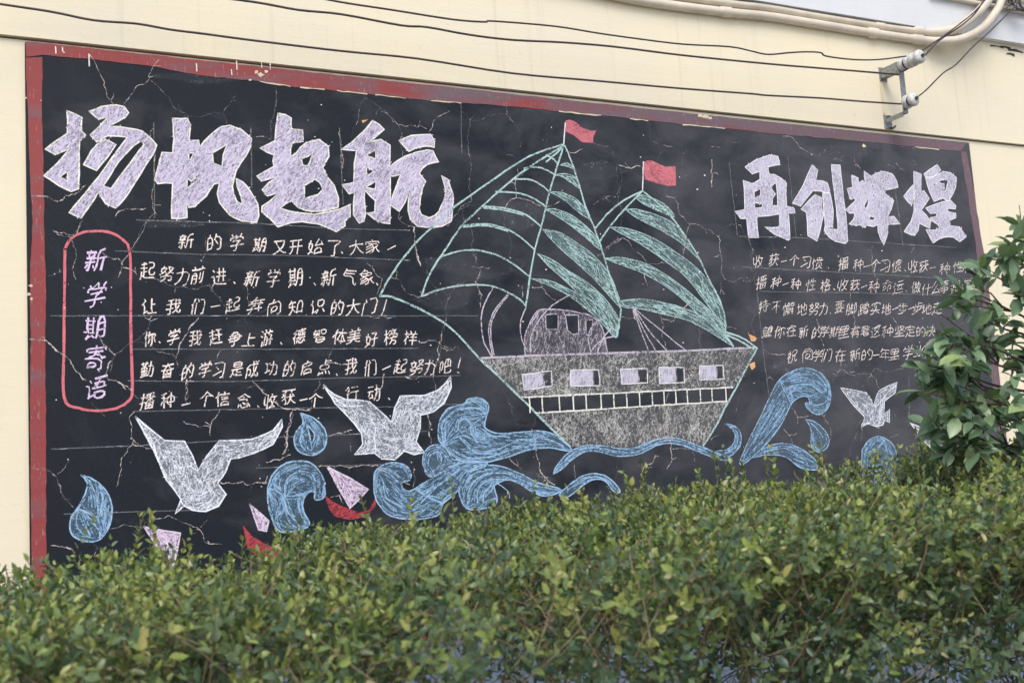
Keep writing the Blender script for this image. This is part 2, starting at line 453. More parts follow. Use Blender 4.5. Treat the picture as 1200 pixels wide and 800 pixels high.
# pen strokes of each handwritten character, x and y pairs on a 72 by 72 grid
GLYPHS = {
    '一': [[7,35,64,35]],
    '上': [[33,7,33,63,64,63],[33,29,59,29],[7,63,33,63]],
    '不': [[9,8,62,8],[39,9,35,20,35,62],[8,42,20,35,29,25,35,24],[43,26,58,36]],
    '业': [[9,24,16,43],[26,8,26,63,64,64],[44,8,44,63],[6,64,26,63],[62,24,52,45]],
    '个': [[8,31,20,25,37,9],[36,10,51,25,63,31],[35,27,35,64]],
    '么': [[33,6,21,22,11,30],[47,22,34,39,17,55,16,60,10,61],[16,60,58,57,63,63],[49,42,55,50,57,57]],
    '习': [[9,6,62,6,62,40,60,60,55,65,44,64],[19,19,33,28],[10,54,50,39]],
    '了': [[9,6,57,7,55,13,52,16,38,24,36,27,36,62,34,64,23,64]],
    '争': [[10,23,15,22,15,19,22,12,24,12,26,6,28,6],[25,11,45,12,42,23,55,24,55,49,13,49],[15,22,16,24,42,23],[6,36,65,36],[35,24,35,62,34,64,24,65]],
    '事': [[8,11,63,11],[35,6,35,63,33,65,25,65],[13,36,56,36,57,56],[7,45,64,45],[13,54,35,54],[35,55,57,54],[16,19,55,19,56,26,54,28,16,28,16,19]],
    '什': [[23,6,16,22,17,64],[8,32,11,27,16,26],[46,7,46,64],[26,30,64,30]],
    '们': [[20,6,15,17,14,27,13,29,9,30,8,33],[32,6,37,16],[13,29,15,30,15,64],[28,20,28,64],[45,8,64,9,64,61,63,64,55,65]],
    '体': [[19,8,14,23,15,63],[7,34,9,28,14,27],[25,20,40,20,42,22,45,22,46,20,63,20],[43,7,43,63],[44,22,49,27,55,41,64,52],[43,25,38,27,33,39,26,49],[33,52,53,52]],
    '你': [[22,7,15,23,16,63],[9,30,11,27,15,26],[35,8,33,19,64,19,63,29],[33,19,31,20,26,30],[46,20,46,62,40,64],[34,36,28,53],[57,35,63,53]],
    '信': [[21,6,15,22,16,64],[8,31,10,27,15,26],[26,17,64,17],[43,7,45,11,45,17],[31,27,58,27],[31,37,58,37],[29,65,30,47,60,47,60,64],[60,62,29,62]],
    '做': [[19,8,14,23,15,63],[32,8,32,37,41,37,44,30,48,30,51,43,54,46,54,53,64,63],[7,33,10,28,14,27],[23,20,40,20],[50,7,46,30],[49,19,64,19],[32,37,24,38,24,61],[40,37,40,55,25,57],[61,20,58,41,54,46],[42,63,47,60,52,53,54,53]],
    '决': [[9,10,15,19],[28,17,58,17,58,38,64,38],[42,6,42,39,45,39,46,45,52,55,58,61,64,63],[16,42,8,59],[24,38,42,39],[41,39,38,49,34,55,30,59,22,63],[45,39,58,38]],
    '前': [[7,17,47,17,53,6],[19,6,24,14,24,17],[48,16,63,17],[45,29,45,51],[11,64,11,29,31,28,32,61,31,64,24,65],[32,50,11,50],[59,27,59,63,50,65],[11,39,32,39]],
    '力': [[10,21,62,21,59,57,54,64,44,64],[33,7,33,27,28,44,21,55,10,63]],
    '功': [[7,13,27,13],[17,13,17,48,7,51],[46,6,45,29,42,43,36,56,31,61,29,61],[34,21,65,21,64,44,61,61,57,64,49,64],[17,47,29,45]],
    '动': [[9,10,31,10],[7,27,32,27],[16,27,10,54,32,50,33,55],[49,6,49,21,64,21,64,43,62,58,60,63,50,64],[39,21,49,21],[28,39,31,50],[48,21,48,34,46,44,41,58,38,62]],
    '努': [[8,14,31,14,31,19,26,27,26,30,31,33],[20,6,19,14],[15,14,13,23,21,29,26,29],[8,37,19,33,21,29],[40,10,61,11,59,19,52,27,52,29,39,35,34,40,34,46,58,46,58,55,56,62,54,64,45,64],[42,10,42,16,45,22,52,28],[12,46,34,46],[9,64,19,62,26,58,30,54,32,46],[52,29,55,32,63,35]],
    '勤': [[7,11,37,11],[14,6,14,19,22,20,30,18,30,6],[22,20,22,61,35,60,38,62,41,60,47,46,50,22,50,7],[8,44,36,44],[10,52,34,52],[41,22,49,22],[7,62,22,61],[50,22,64,22,64,44,62,61,60,64,51,63],[10,26,34,26,35,35,33,37,10,37,10,26]],
    '又': [[10,9,55,9,56,12,49,29,43,38,36,44,36,46,34,46,21,56,8,61],[16,9,17,18,24,32,35,46],[36,46,49,56,62,61,65,60]],
    '同': [[20,19,51,19],[8,64,8,6,63,6,63,62,62,64,53,65],[23,54,23,31,48,32,47,50,23,50]],
    '向': [[35,6,33,6,29,18,10,18,10,64],[30,17,61,18,61,61,60,64,49,65],[24,54,24,33,46,32,46,50,24,50]],
    '吧': [[6,51,6,10,20,10,20,44,6,45],[62,40,62,8,32,8,32,60,37,63,59,63,63,61,64,54],[47,8,47,36,62,36],[32,36,47,36]],
    '启': [[38,7,41,16,61,16,61,29,17,30,15,50,10,63],[17,30,17,16,40,15],[25,64,25,43,62,43,62,63],[62,60,25,60]],
    '命': [[8,26,18,21,21,21,24,25,45,25,50,21,53,21,62,26,63,25],[21,21,36,9,50,21],[12,59,12,36,28,35,28,53,12,54],[41,64,41,35,59,36,58,55,51,55]],
    '在': [[8,17,63,17],[30,7,28,16],[25,17,24,23,18,31,17,35,17,64],[10,40,17,38],[30,39,61,39],[46,25,46,64,63,64],[27,64,46,64]],
    '地': [[15,8,15,49,8,53],[7,24,22,24],[33,14,34,62,39,64,58,64,63,62,64,56],[47,8,47,26,45,28,33,30],[27,34,33,33],[15,48,24,46],[47,24,62,21,61,45,59,47,56,47],[46,27,47,49]],
    '坚': [[10,11,10,33],[24,8,24,36],[34,9,58,9,57,16,48,27,48,29,56,35,62,37,65,36],[36,9,36,13,46,29,41,33,33,36],[13,49,56,49],[6,64,64,64],[35,44,35,64]],
    '大': [[7,26,34,26,35,28,37,26,63,26],[35,7,34,26],[35,28,46,49,55,59,63,63],[35,30,33,31,30,41,21,55,15,60,8,63]],
    '头': [[18,9,29,14],[11,22,23,28],[7,38,63,38],[40,6,40,26,38,37],[8,64,16,62,28,55,35,45,36,38],[42,50,54,56,63,63]],
    '奋': [[10,15,33,15,35,13,35,6],[7,35,51,35,54,33,62,35,65,34],[31,15,29,22,20,30,19,34],[34,14,62,15],[17,34,17,64],[40,15,41,21,52,31,53,34],[17,47,54,47,54,64],[35,35,35,47],[17,60,54,60],[35,48,35,60],[54,34,54,47]],
    '奔': [[8,15,63,15],[7,32,15,28,18,28,20,31,49,31,53,28,53,26,47,21,46,16],[35,6,31,11,31,15],[25,16,24,21,18,26,18,28],[7,48,63,48],[35,24,35,39],[22,40,22,48],[21,48,21,52,18,58,10,64],[53,27,63,31],[48,41,48,63]],
    '好': [[16,6,15,20,28,21,25,38,21,47,21,51,24,52],[7,20,15,20],[13,21,10,41,16,46,21,47],[37,11,59,12,58,17,50,26,50,61,48,64,41,64],[34,35,65,35],[7,63,10,62,21,51]],
    '始': [[15,7,13,20,25,21,19,50,26,56],[7,20,13,20],[12,20,9,41,15,46,19,47],[46,6,33,30],[34,29,41,30,62,28,64,33],[19,50,17,51,15,56,7,63],[56,17,61,28],[35,64,36,41,61,42,61,64],[61,62,35,62]],
    '学': [[15,7,20,15,20,18,62,18,62,26],[9,26,9,18,20,18],[34,7,37,12,37,18],[19,30,50,30],[8,46,63,46],[57,7,52,14,52,18],[46,30,43,36,35,39,34,64,24,65]],
    '定': [[9,23,10,14,36,13,62,14,62,23],[35,7,36,13],[19,28,52,28],[19,39,17,50,15,51,10,62],[35,28,35,61,48,64,62,64,65,62],[17,49,21,51,26,58,35,61],[35,44,55,44]],
    '实': [[9,22,10,14,36,13,61,14,61,22],[35,7,36,13],[21,23,27,28],[14,34,21,39],[8,46,63,46],[38,23,36,46],[10,64,19,62,26,58,32,52,33,47],[42,54,62,64]],
    '家': [[8,21,8,13,10,12,60,12,61,21],[33,7,34,12],[17,24,51,24],[9,37,31,30,31,24],[9,49,35,38,38,43,39,57,35,64,27,65],[31,30,34,38],[8,61,20,57,38,47],[38,43,46,41,46,39,55,32],[46,41,53,54,60,60,62,60]],
    '寄': [[8,18,8,12,36,11,62,12,62,18],[16,21,55,21],[35,6,36,11],[7,38,16,37,54,39,54,62,53,64,45,65],[16,37,18,33,25,32,32,26,34,26,53,33,54,39],[36,18,36,21],[33,22,33,26],[16,60,17,47,39,48,38,58,16,58],[54,38,64,38]],
    '年': [[22,6,19,15,17,15,12,24],[19,15,60,15],[39,15,39,64],[7,49,63,49],[18,49,19,30,59,30]],
    '开': [[9,7,62,7],[23,7,22,43,17,54,13,59,11,59],[6,33,64,33],[49,7,49,62]],
    '德': [[19,7,7,20],[26,12,64,11],[20,22,15,33,16,64],[9,39,11,36,15,35],[45,7,45,11],[44,11,44,20,62,21,62,34,29,34,30,20,44,20],[40,21,40,34],[26,42,65,42],[51,21,51,34],[28,52,24,62],[44,42,45,51],[36,53,36,62,38,64,52,64,55,58],[60,51,64,61]],
    '念': [[8,25,23,18,33,9,38,10,48,18,62,24],[16,31,50,31,51,34,49,38],[33,21,38,24],[12,49,7,62],[22,49,22,62,25,64,49,64,51,62,51,58],[30,42,38,51],[56,47,63,61]],
    '性': [[16,6,16,64],[9,19,6,33],[22,18,25,26,31,26,31,23,33,21,62,21],[36,9,34,13,34,21],[47,7,47,62,65,62],[30,26,28,31],[33,40,61,40],[27,62,47,62]],
    '惯': [[15,6,15,64],[8,20,6,33],[15,17,21,18,23,26],[27,17,65,17],[32,17,32,26,58,26,60,18,59,8,34,8,33,17],[46,8,46,17],[45,17,45,26],[30,53,30,36,32,34,58,34,59,51],[25,64,34,62,39,59,44,53,45,44],[50,58,64,64]],
    '懈': [[13,7,13,65],[8,19,6,32,7,35],[13,17,18,18,20,27],[31,5,30,11,24,20,26,24,26,36,25,53,22,64],[30,11,38,11,38,16,34,23,34,62],[26,24,34,23],[48,9,63,9,63,22,61,25,57,25],[35,23,48,25,53,16,53,9],[26,36,42,36,42,63,40,64],[42,25,42,36],[25,49,42,49],[50,31,48,42,46,44,42,44],[49,38,64,38],[57,32,57,64],[48,50,65,50]],
    '成': [[41,7,43,33,45,44,47,46,47,53,49,53,54,62,59,64,62,63,64,59,63,51],[51,7,59,11,60,18,63,18],[8,64,7,62,9,60,12,49,13,18,60,18],[21,54,29,53,30,32,12,32],[59,29,52,44,50,46,47,46],[33,62,47,53]],
    '我': [[10,11,22,10,32,7],[22,10,22,61,19,64,12,64],[7,26,63,26],[42,6,43,26],[7,46,22,44],[53,8,61,16],[22,42,35,40],[44,26,45,41,52,60,55,63,61,64,64,61,64,55],[33,60,48,52],[48,46,52,45,59,35]],
    '持': [[16,7,16,39,14,41,7,42],[7,20,22,20],[33,15,61,15],[16,38,23,37],[47,7,47,28,65,28],[15,40,16,60,14,64,9,64],[29,28,47,28],[30,41,64,41],[36,48,41,56],[56,29,56,62,55,64,47,64]],
    '播': [[15,7,15,62,9,64],[7,20,22,20],[29,10,56,7,59,8],[34,10,35,24,39,24,40,26,50,26,57,35,63,38,63,40,61,42,31,43,28,39,25,39,22,36,15,37],[6,41,15,40],[28,24,35,24],[45,9,45,35],[40,26,38,31,28,39],[57,15,54,24,50,26],[31,43,31,63],[54,24,63,24],[31,51,60,51,60,63],[45,43,45,61,60,61],[31,61,45,61],[60,42,60,51]],
    '收': [[9,14,9,49,19,46,25,46,25,64],[25,7,25,46],[42,7,40,19,64,19],[40,19,38,20,37,27,32,33,32,37],[37,27,40,29,46,45,50,47,55,37,58,20],[49,47,49,51,56,59,63,63],[34,63,40,60,49,51]],
    '新': [[7,13,33,13],[19,6,21,13],[12,19,14,29,33,29],[7,29,14,29],[29,18,26,29],[7,41,33,41],[20,29,20,63,16,64],[12,48,8,56],[61,8,42,12,41,47,36,63],[42,30,64,30],[29,48,32,55],[57,30,57,64]],
    '是': [[8,35,63,35],[19,42,18,51,20,51,25,57,31,60,41,62,65,61],[7,62,13,57,15,52,18,51],[36,35,36,60],[36,47,59,47],[16,7,55,7,56,24,54,26,16,26,16,7],[15,16,56,16]],
    '智': [[16,6,15,11,10,17],[15,11,34,11],[9,22,35,22],[23,12,23,22],[22,22,22,27,33,33],[10,37,16,34,22,27],[43,12,63,12,63,30,43,31,43,12],[19,41,56,41,57,62,19,63,19,41],[21,51,57,51]],
    '有': [[8,15,63,15],[31,6,29,9,29,15],[26,15,21,29,22,64],[8,41,16,33,21,32],[22,28,56,28,56,62,55,64,46,65],[22,39,56,39],[22,51,56,51]],
    '望': [[6,13,33,13],[19,8,20,13],[14,14,14,32,31,28],[11,34,14,32],[12,44,60,44],[15,54,57,54],[7,65,64,65],[38,34,41,26,42,9,61,8,62,35,55,37],[62,17,42,17],[36,44,36,65],[62,26,41,26]],
    '期': [[14,6,14,48,35,48],[8,14,35,14],[31,6,31,48],[14,25,31,25],[14,36,31,36],[7,48,14,48],[16,54,8,64],[28,55,32,61],[39,64,42,57,45,41,46,8,64,9,64,62,61,64,56,64],[64,41,45,41],[45,24,64,24]],
    '样': [[17,7,17,19,24,19],[8,19,17,19],[16,19,17,64],[36,7,39,12,38,19,32,19],[16,30,22,32,24,37],[16,35,12,36,6,49],[38,19,63,19],[47,20,47,64],[59,8,56,14,56,19],[34,34,60,34],[29,48,64,48]],
    '格': [[18,7,18,21,26,21,28,24,31,24,35,20,38,20,46,30,46,32,35,41,35,63],[8,21,18,21],[17,21,18,63],[17,31,25,35,27,42,35,41],[42,7,41,14,57,14,55,22,49,30,46,31],[17,33,13,35,6,49,6,52],[41,14,37,16,37,20],[48,31,60,41,63,40],[35,44,59,44,59,63],[35,61,59,61],[60,41,59,44]],
    '榜': [[16,6,16,65],[8,20,22,20],[31,12,63,12],[16,30,21,32,23,37],[15,33,12,34,6,49],[39,12,38,19,40,25,63,25,65,26,65,31],[47,6,48,12],[30,31,31,25,40,25],[57,13,55,25],[31,39,63,39],[47,33,48,39],[41,39,41,50,60,50,58,63,55,65,49,65],[41,50,39,51,38,56,35,60,29,64]],
    '步': [[18,11,18,27,63,27],[8,27,18,27],[36,7,36,50,39,54,24,61,11,64,7,63],[36,13,57,13],[23,35,13,46],[39,54,50,47,57,37]],
    '气': [[20,7,20,12,16,16,10,27],[19,14,62,14],[21,23,57,23],[15,33,52,33,53,51,57,62,62,64,64,63,65,57]],
    '游': [[10,8,16,11],[7,26,14,30],[28,6,32,11,32,17,40,17,43,20,46,20,47,16,49,15,50,7],[22,17,32,17],[27,17,25,48,18,64],[14,45,8,63],[27,32,38,32,38,52,36,63,29,64],[49,15,64,15],[45,20,44,24,47,27,61,28,60,32,55,37,55,63,48,65],[45,44,64,44]],
    '点': [[35,6,35,27,56,27,56,44,15,44,15,27,35,27],[35,13,61,13],[14,54,8,64],[27,56,28,63],[42,54,45,64],[57,53,63,64]],
    '的': [[18,7,16,17,8,18,8,63],[16,17,28,18,28,58,8,59],[8,37,28,37],[43,7,42,17,63,18,61,52,59,61,57,64,47,65],[42,17,39,19,35,29],[42,34,49,45]],
    '着': [[13,14,47,14,50,7],[24,7,26,14],[16,22,58,22],[9,31,64,31],[34,14,33,22],[30,23,29,31],[25,32,25,39,57,40,57,62,23,63,22,41,25,39],[8,52,10,52,18,44,22,43],[48,13,60,14],[23,48,57,48],[23,55,57,55]],
    '知': [[15,6,15,13,9,25],[14,15,33,15],[23,15,23,34,35,34],[9,34,23,34],[22,34,22,45,26,46,35,57],[22,45,20,46,15,58,10,62],[43,62,43,12,63,12,63,61],[63,58,43,58]],
    '祝': [[15,7,18,10,18,18,24,18,24,20,17,36,8,41],[8,18,18,18],[17,35,23,37,27,42],[16,37,17,63],[27,63,31,61,37,53,40,33,61,32,61,11,34,10,33,33,40,33],[65,56,63,64,52,63,52,33]],
    '种': [[8,12,27,7],[19,10,19,25,28,25],[8,25,19,25],[18,25,19,64],[18,34,25,36,28,41],[18,35,13,38,6,51],[50,6,50,64],[35,46,35,21,65,21,65,45],[65,42,35,42]],
    '美': [[20,6,23,10,24,16,60,16],[10,16,24,16],[14,26,57,26],[7,36,64,36],[35,16,35,36],[9,47,62,47],[51,6,47,11,47,16],[34,36,34,47],[8,64,15,63,26,58,30,54,31,47],[39,47,41,54,47,59,60,64,65,63]],
    '脚': [[37,6,37,33,45,33],[31,17,43,17],[29,33,37,33],[36,33,34,45,31,52,32,55,30,56],[7,63,10,42,10,9,22,8,22,63,17,64],[32,53,34,55,45,54,46,58],[42,43,44,54],[60,53,64,52,65,49,65,10,53,10,53,64],[10,24,22,24],[10,41,22,41]],
    '获': [[8,11,64,11],[24,6,24,16],[11,23,15,26,16,30,8,35],[16,29,19,30,21,35,22,56,21,61,18,64,13,64],[18,29,24,24],[47,7,47,15],[8,51,15,47,17,44,22,43],[29,35,64,35],[46,23,46,35],[45,35,45,44,43,45,41,52,29,64],[55,25,60,29],[45,43,49,45,55,57,63,63]],
    '行': [[8,19,21,7],[23,22,17,32,17,63],[35,10,62,10],[11,36,17,35],[32,29,64,29],[54,29,54,62,52,64,43,64]],
    '要': [[7,6,64,6],[27,7,27,31,30,32,28,40,26,42,6,42],[43,7,43,31,60,31,60,17,11,17,11,31,27,31],[30,32,43,31],[23,42,20,53,29,54,32,57,42,57,61,63],[27,41,64,42],[17,53,20,52],[8,64,28,61,31,60,32,57],[50,42,49,48,42,57]],
    '让': [[14,9,20,15],[6,28,17,28,17,59,14,63],[44,7,44,63,64,63],[44,29,59,29],[17,58,22,57,26,54],[28,63,44,63]],
    '识': [[11,7,14,9],[6,27,16,27,16,59,13,62],[16,56,22,55,26,52],[38,48,32,62],[57,48,63,63],[35,9,61,9,60,36,34,35,35,9]],
    '语': [[13,10,18,15],[6,27,16,27,16,58,14,60],[28,7,62,7],[42,7,41,20,58,20,57,34,64,34],[31,20,41,20],[25,34,36,34,38,32,39,20],[37,33,57,34],[16,57,26,53],[32,44,59,44,60,62,31,62,32,44]],
    '象': [[8,21,14,20,22,10,41,11,34,31,30,31,23,37,9,42],[27,5,25,6,25,10],[14,20,14,31,24,31,26,33],[15,19,37,20],[39,20,56,20,57,30,34,31],[28,33,33,41,38,44,39,49,24,57,10,61],[11,51,22,48,33,41],[39,47,49,44,49,42,58,38],[39,48,41,49,42,55,41,61,38,64,29,65],[49,44,54,54,59,59,63,60]],
    '走': [[14,14,57,14],[8,28,63,28],[35,8,36,62,50,64,65,63],[18,38,17,49,7,64],[17,49,21,51,22,54,28,59,33,61,35,60],[35,44,58,44]],
    '赶': [[9,14,32,14],[20,7,21,59,31,62,65,61],[8,27,20,27],[21,27,33,27,37,30,64,30],[11,38,10,52,7,63],[40,10,62,10],[10,51,15,53,16,56,21,57],[51,11,51,53],[21,42,31,42]],
    '起': [[10,14,30,14],[20,7,20,27,22,42,21,59,32,62,65,61],[8,27,20,27],[21,27,32,27],[11,38,10,52,7,63],[41,9,61,10,61,28,41,29,42,52,59,53,63,51,64,45],[10,51,21,57],[22,42,32,41]],
    '踏': [[8,37,8,59,6,61],[32,15,39,15,39,20,35,28,30,32],[47,7,47,34,41,35],[25,39,17,39,17,57,8,59],[48,17,57,18],[54,18,56,26,64,31],[17,56,27,54],[9,9,24,9,25,24,17,26,8,25,9,9],[17,26,17,39],[36,40,59,40,60,62,35,62,36,40],[35,51,60,51]],
    '运': [[9,9,17,14],[7,28,16,29,16,54,22,58,36,62,60,62,64,60],[30,9,58,9],[25,24,63,24],[39,24,39,28,30,47,34,48,57,45,61,50],[7,62,13,55,16,54],[52,33,57,45]],
    '这': [[9,10,16,18],[7,33,16,33,16,57,26,62,36,64,52,64,64,62],[24,17,63,17],[41,6,44,16],[27,27,56,48],[8,62,12,58,16,57],[54,17,54,22,51,30,45,39],[25,52,33,49,43,40,45,40]],
    '进': [[10,8,17,16],[7,31,16,31,16,55,20,56,22,59,38,63,64,61],[37,8,37,36,63,36],[27,19,61,19],[53,7,53,52],[26,36,37,36],[10,58,16,55],[36,36,31,51]],
    '都': [[11,14,29,14,34,16,39,9],[21,7,21,27,23,27,23,30,20,34,20,37,33,37,35,39,35,62],[8,27,21,27],[33,16,30,25,28,27,23,27],[7,42,14,41,14,64],[14,41,16,37,20,36],[29,26,37,27],[14,48,35,48],[15,60,35,60],[46,63,46,10,63,11,56,31,63,41,64,49,62,54,55,55]],
    '里': [[11,48,60,48],[6,63,64,63],[35,62,36,8,58,8,58,34,36,35],[15,7,36,8],[15,7,13,9,13,34,35,35],[13,21,58,21]],
    '门': [[13,6,19,15],[10,20,10,64],[28,9,61,9,61,62,60,64,50,65]],
}
# ------------------------------------------------------------------ ground
g = MB().add([(-40, -60, 0), (60, -60, 0), (60, 40, 0), (-40, 40, 0)], [(0, 1, 2, 3)])
g.build('ground', M['paving'], kind='structure')
MB().add([(-4, -3.0, .004), (11, -3.0, .004), (11, -0.9, .004), (-4, -0.9, .004)], [(0, 1, 2, 3)]).build('soil_bed', M['soil'], kind='structure')

# ------------------------------------------------------------------ the wall of the building
GROOVE = (at(0, 43).z + at(600, 108).z + at(1200, 173).z) / 3
LEDGE = at(1200, 57).z
XL, XR = -7.0, 16.0
wall = thing('building_wall', 'cream plastered building wall carrying the chalk blackboard, with a blue grey base', 'wall', (0, 0, 0))
MB().box(XL, XR, 0, 0.3, 0.96, GROOVE).build('lower_wall', M['plaster'], wall)
MB().box(XL, XR, -0.016, 0.3, GROOVE + 0.008, LEDGE).build('upper_wall', M['plaster'], wall)
MB().box(XL, XR, 0.012, 0.3, GROOVE, GROOVE + 0.008).build('joint', M['shade_line'], wall)
MB().box(XL, XR, -0.006, 0.3, 0.0, 0.96).build('painted_base', M['dado'], wall, label='blue grey painted base of the wall seen through the hedge stems')
bl = MB().box(XL, XR, -0.055, 0.3, LEDGE, LEDGE + 0.75)
bl.build('ledge', M['white'], wall, label='white painted ledge band along the top of the wall')
# stains and chips on the plaster
st = MB()
for (x0, y0, x1, y1, wd) in ((1033, 96, 1037, 138, .035), (1042, 150, 1043, 158, .03), (1031, 98, 1034, 120, .02)):
    a, b_ = at(x0, y0, .018), at(x1, y1, .018)
    st.ribbon([(a.x, a.z), ((a.x + b_.x) / 2, (a.z + b_.z) / 2), (b_.x, b_.z)], wd, -0.0195)
st.build('rust_stain', M['rust'], wall)
gc = MB()
for (px, py, wd) in ((1168, 55, .05), (1190, 60, .06), (1184, 64, .03), (1178, 56, .04)):
    a = at(px, py, .016)
    gc.ribbon([(a.x - wd, a.z), (a.x, a.z + .004), (a.x + wd, a.z - .003)], .012, -0.0175, .6)
gc.build('plaster_gap', M['shade_line'], wall)

# ------------------------------------------------------------------ the blackboard
BY = -0.012
board = thing('blackboard', 'large cracked blackboard with a chalk sailing ship, slogans and a worn red edge', 'blackboard', (at(600, 400).x, 0, 1.0))
ZB = 1.03


def px2(p, z=None):
    """photo pixels -> (x, z) on the face of the board"""
    q = at(p[0], p[1], -BY)
    return (q.x, q.z)


def Z(z, pts):
    ox, oy, s = z
    return [(ox + a / s, oy + b_ / s) for a, b_ in pts]


def wob(pts, step=6, amp=0.5):
    """subdivide a pixel path with a slight hand wobble"""
    out = []
    for a, b_ in zip(pts, pts[1:]):
        n = max(1, int(math.hypot(b_[0] - a[0], b_[1] - a[1]) / step))
        for k in range(n):
            out.append((a[0] + (b_[0] - a[0]) * k / n + rng.uniform(-amp, amp), a[1] + (b_[1] - a[1]) * k / n + rng.uniform(-amp, amp)))
    out.append(pts[-1])
    return out


inner_top = [(50, 65), (120, 71), (180, 78), (235, 89), (300, 95), (345, 102), (420, 109), (500, 118), (600, 125), (700, 135), (800, 146), (900, 156), (1000, 165), (1060, 171), (1110, 176), (1126, 177)]
ztop = [px2(p) for p in inner_top]
outer_left = [(30, 55), (31, 100), (33, 135), (35, 200), (38, 260), (35, 330), (36, 400), (35, 480), (36, 560), (37, 640), (38, 720)]
inner_left = [(50, 65), (49, 120), (51, 200), (52, 290), (54, 340), (53, 420), (54, 500), (54, 600), (54, 720)]
outer_right = [(1132, 167), (1142, 230), (1151, 285), (1160, 350), (1168, 415), (1176, 480), (1185, 560), (1194, 640)]
inner_right = [(1125, 176), (1134, 230), (1143, 285), (1151, 350), (1158, 415), (1167, 480), (1176, 560), (1185, 640)]
xl = px2((42, 300))[0]
xr = px2((1155, 350))[0]
gz = GROOVE - 0.006
bo = MB().fill([[(xl - .03, ZB), (xr + .01, ZB), (xr + .01, gz - .01), (xl - .03, gz - .01)]], BY, 0.012)
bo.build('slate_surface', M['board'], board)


def border(name, a, b_, label):
    A = [px2(p) for p in wob(a, 9, 0.45)]
    B = [px2(p) for p in wob(b_, 9, 0.55)]
    MB().fill([A + B[::-1]], BY - 0.0015, 0.0135).build(name, M['red_paint'], board, label=label)


gl = [(x, 43 + x * 130 / 1200 + 2.4) for x in range(30, 1133, 58)] + [(1132, 168)]
border('painted_edge', gl, [(31, 67)] + inner_top, 'red painted upper edge of the board, smeared grey to the right')
border('painted_edge', [(30.5, 68.5)] + outer_left[1:], [(50, 67.5)] + inner_left[1:], 'bright red painted left edge of the board')
border('painted_edge', [(1132.5, 177.5)] + outer_right[1:], [(1125.5, 177.5)] + inner_right[1:], 'thin red painted right edge of the board')
MB().box(xl - .03, xr + .06, BY - .0015, 0, ZB - .06, ZB).build('painted_edge', M['red_paint'], board)
# cream line and chips under the top edge
cc = MB()
for (x0, x1) in ((305, 345), (352, 384), (395, 430), (440, 478), (505, 540), (655, 705), (738, 760), (800, 850), (1072, 1100)):
    P = []
    for x in range(x0, x1 + 1, 7):
        yy = np.interp(x, [p[0] for p in inner_top], [p[1] for p in inner_top])
        P.append(px2((x, yy + rng.uniform(-.3, .7))))
    if len(P) > 1:
        cc.ribbon(P, 0.0045, BY - 0.0021, .6)
for (x, y, r) in ((300, 85, 3), (306, 88, 4), (312, 84, 3), (820, 136, 3), (826, 137, 4), (832, 139, 2.5), (75, 62, 1.2), (105, 66, 1.2), (30, 115, 1.6), (36, 335, 3), (34, 345, 2.5), (37, 350, 2), (293, 94, 2.2), (48, 118, 1), (1172, 470, 2), (1012, 171, 2.5)):
    n = 7
    cc.fill([[px2((x + math.cos(k * 6.283 / n) * r * rng.uniform(.5, 1.3), y + math.sin(k * 6.283 / n) * r * rng.uniform(.4, 1))) for k in range(n)]], BY - 0.0023)
cc.build('paint_chips', M['cream_chip'], board, kind='stuff')
dr = MB()
for (x, y, l) in ((65, 55, 8), (73, 56, 5), (104, 64, 14), (277, 72, 10), (306, 70, 10), (316, 70, 12), (230, 75, 9), (271, 82, 6)):
    dr.ribbon([px2((x, y)), px2((x + .3, y + l / 2)), px2((x + .5, y + l))], .004, BY - 0.0029)
dr.build('paint_drip', M['outline'], board, kind='stuff')

LY = BY - 0.0006      # chalk lies on the face of the board


def each(name, mat, parent, paths, wpx=2.2, smooth=False, lift=0.0, **kw):
    """one object per chalk stroke"""
    for i, p in enumerate(paths):
        strokes(name, mat, parent, [p], wpx, smooth, lift=lift + (i % 5) * .0002, **kw)


def strokes(name, mat, parent, paths, wpx=2.2, smooth=False, closed=False, lift=0.0, mb=None, **kw):
    b_ = mb or MB()
    for p in paths:
        q = smooth_path(p, 5) if smooth else p
        q = list(q) + ([q[0]] if closed else [])
        b_.ribbon([px2(k) for k in (wob([tuple(v) for v in q], 7, .28))], wpx * 0.0037, LY - 0.0006 - lift * .3)
    return b_ if mb else b_.build(name, mat, parent, **kw)


def filled(name, mat, parent, loops, lift=0.0, mb=None, **kw):
    b_ = mb or MB()
    b_.fill([[px2(p) for p in l] for l in loops], LY - lift * .3)
    return b_ if mb else b_.build(name, mat, parent, **kw)


def inside(p, loops):
    c_ = False
    for l in loops:
        for i in range(len(l)):
            a, e = l[i - 1], l[i]
            if (a[1] > p[1]) != (e[1] > p[1]) and p[0] < (e[0] - a[0]) * (p[1] - a[1]) / (e[1] - a[1]) + a[0]:
                c_ = not c_
    return c_


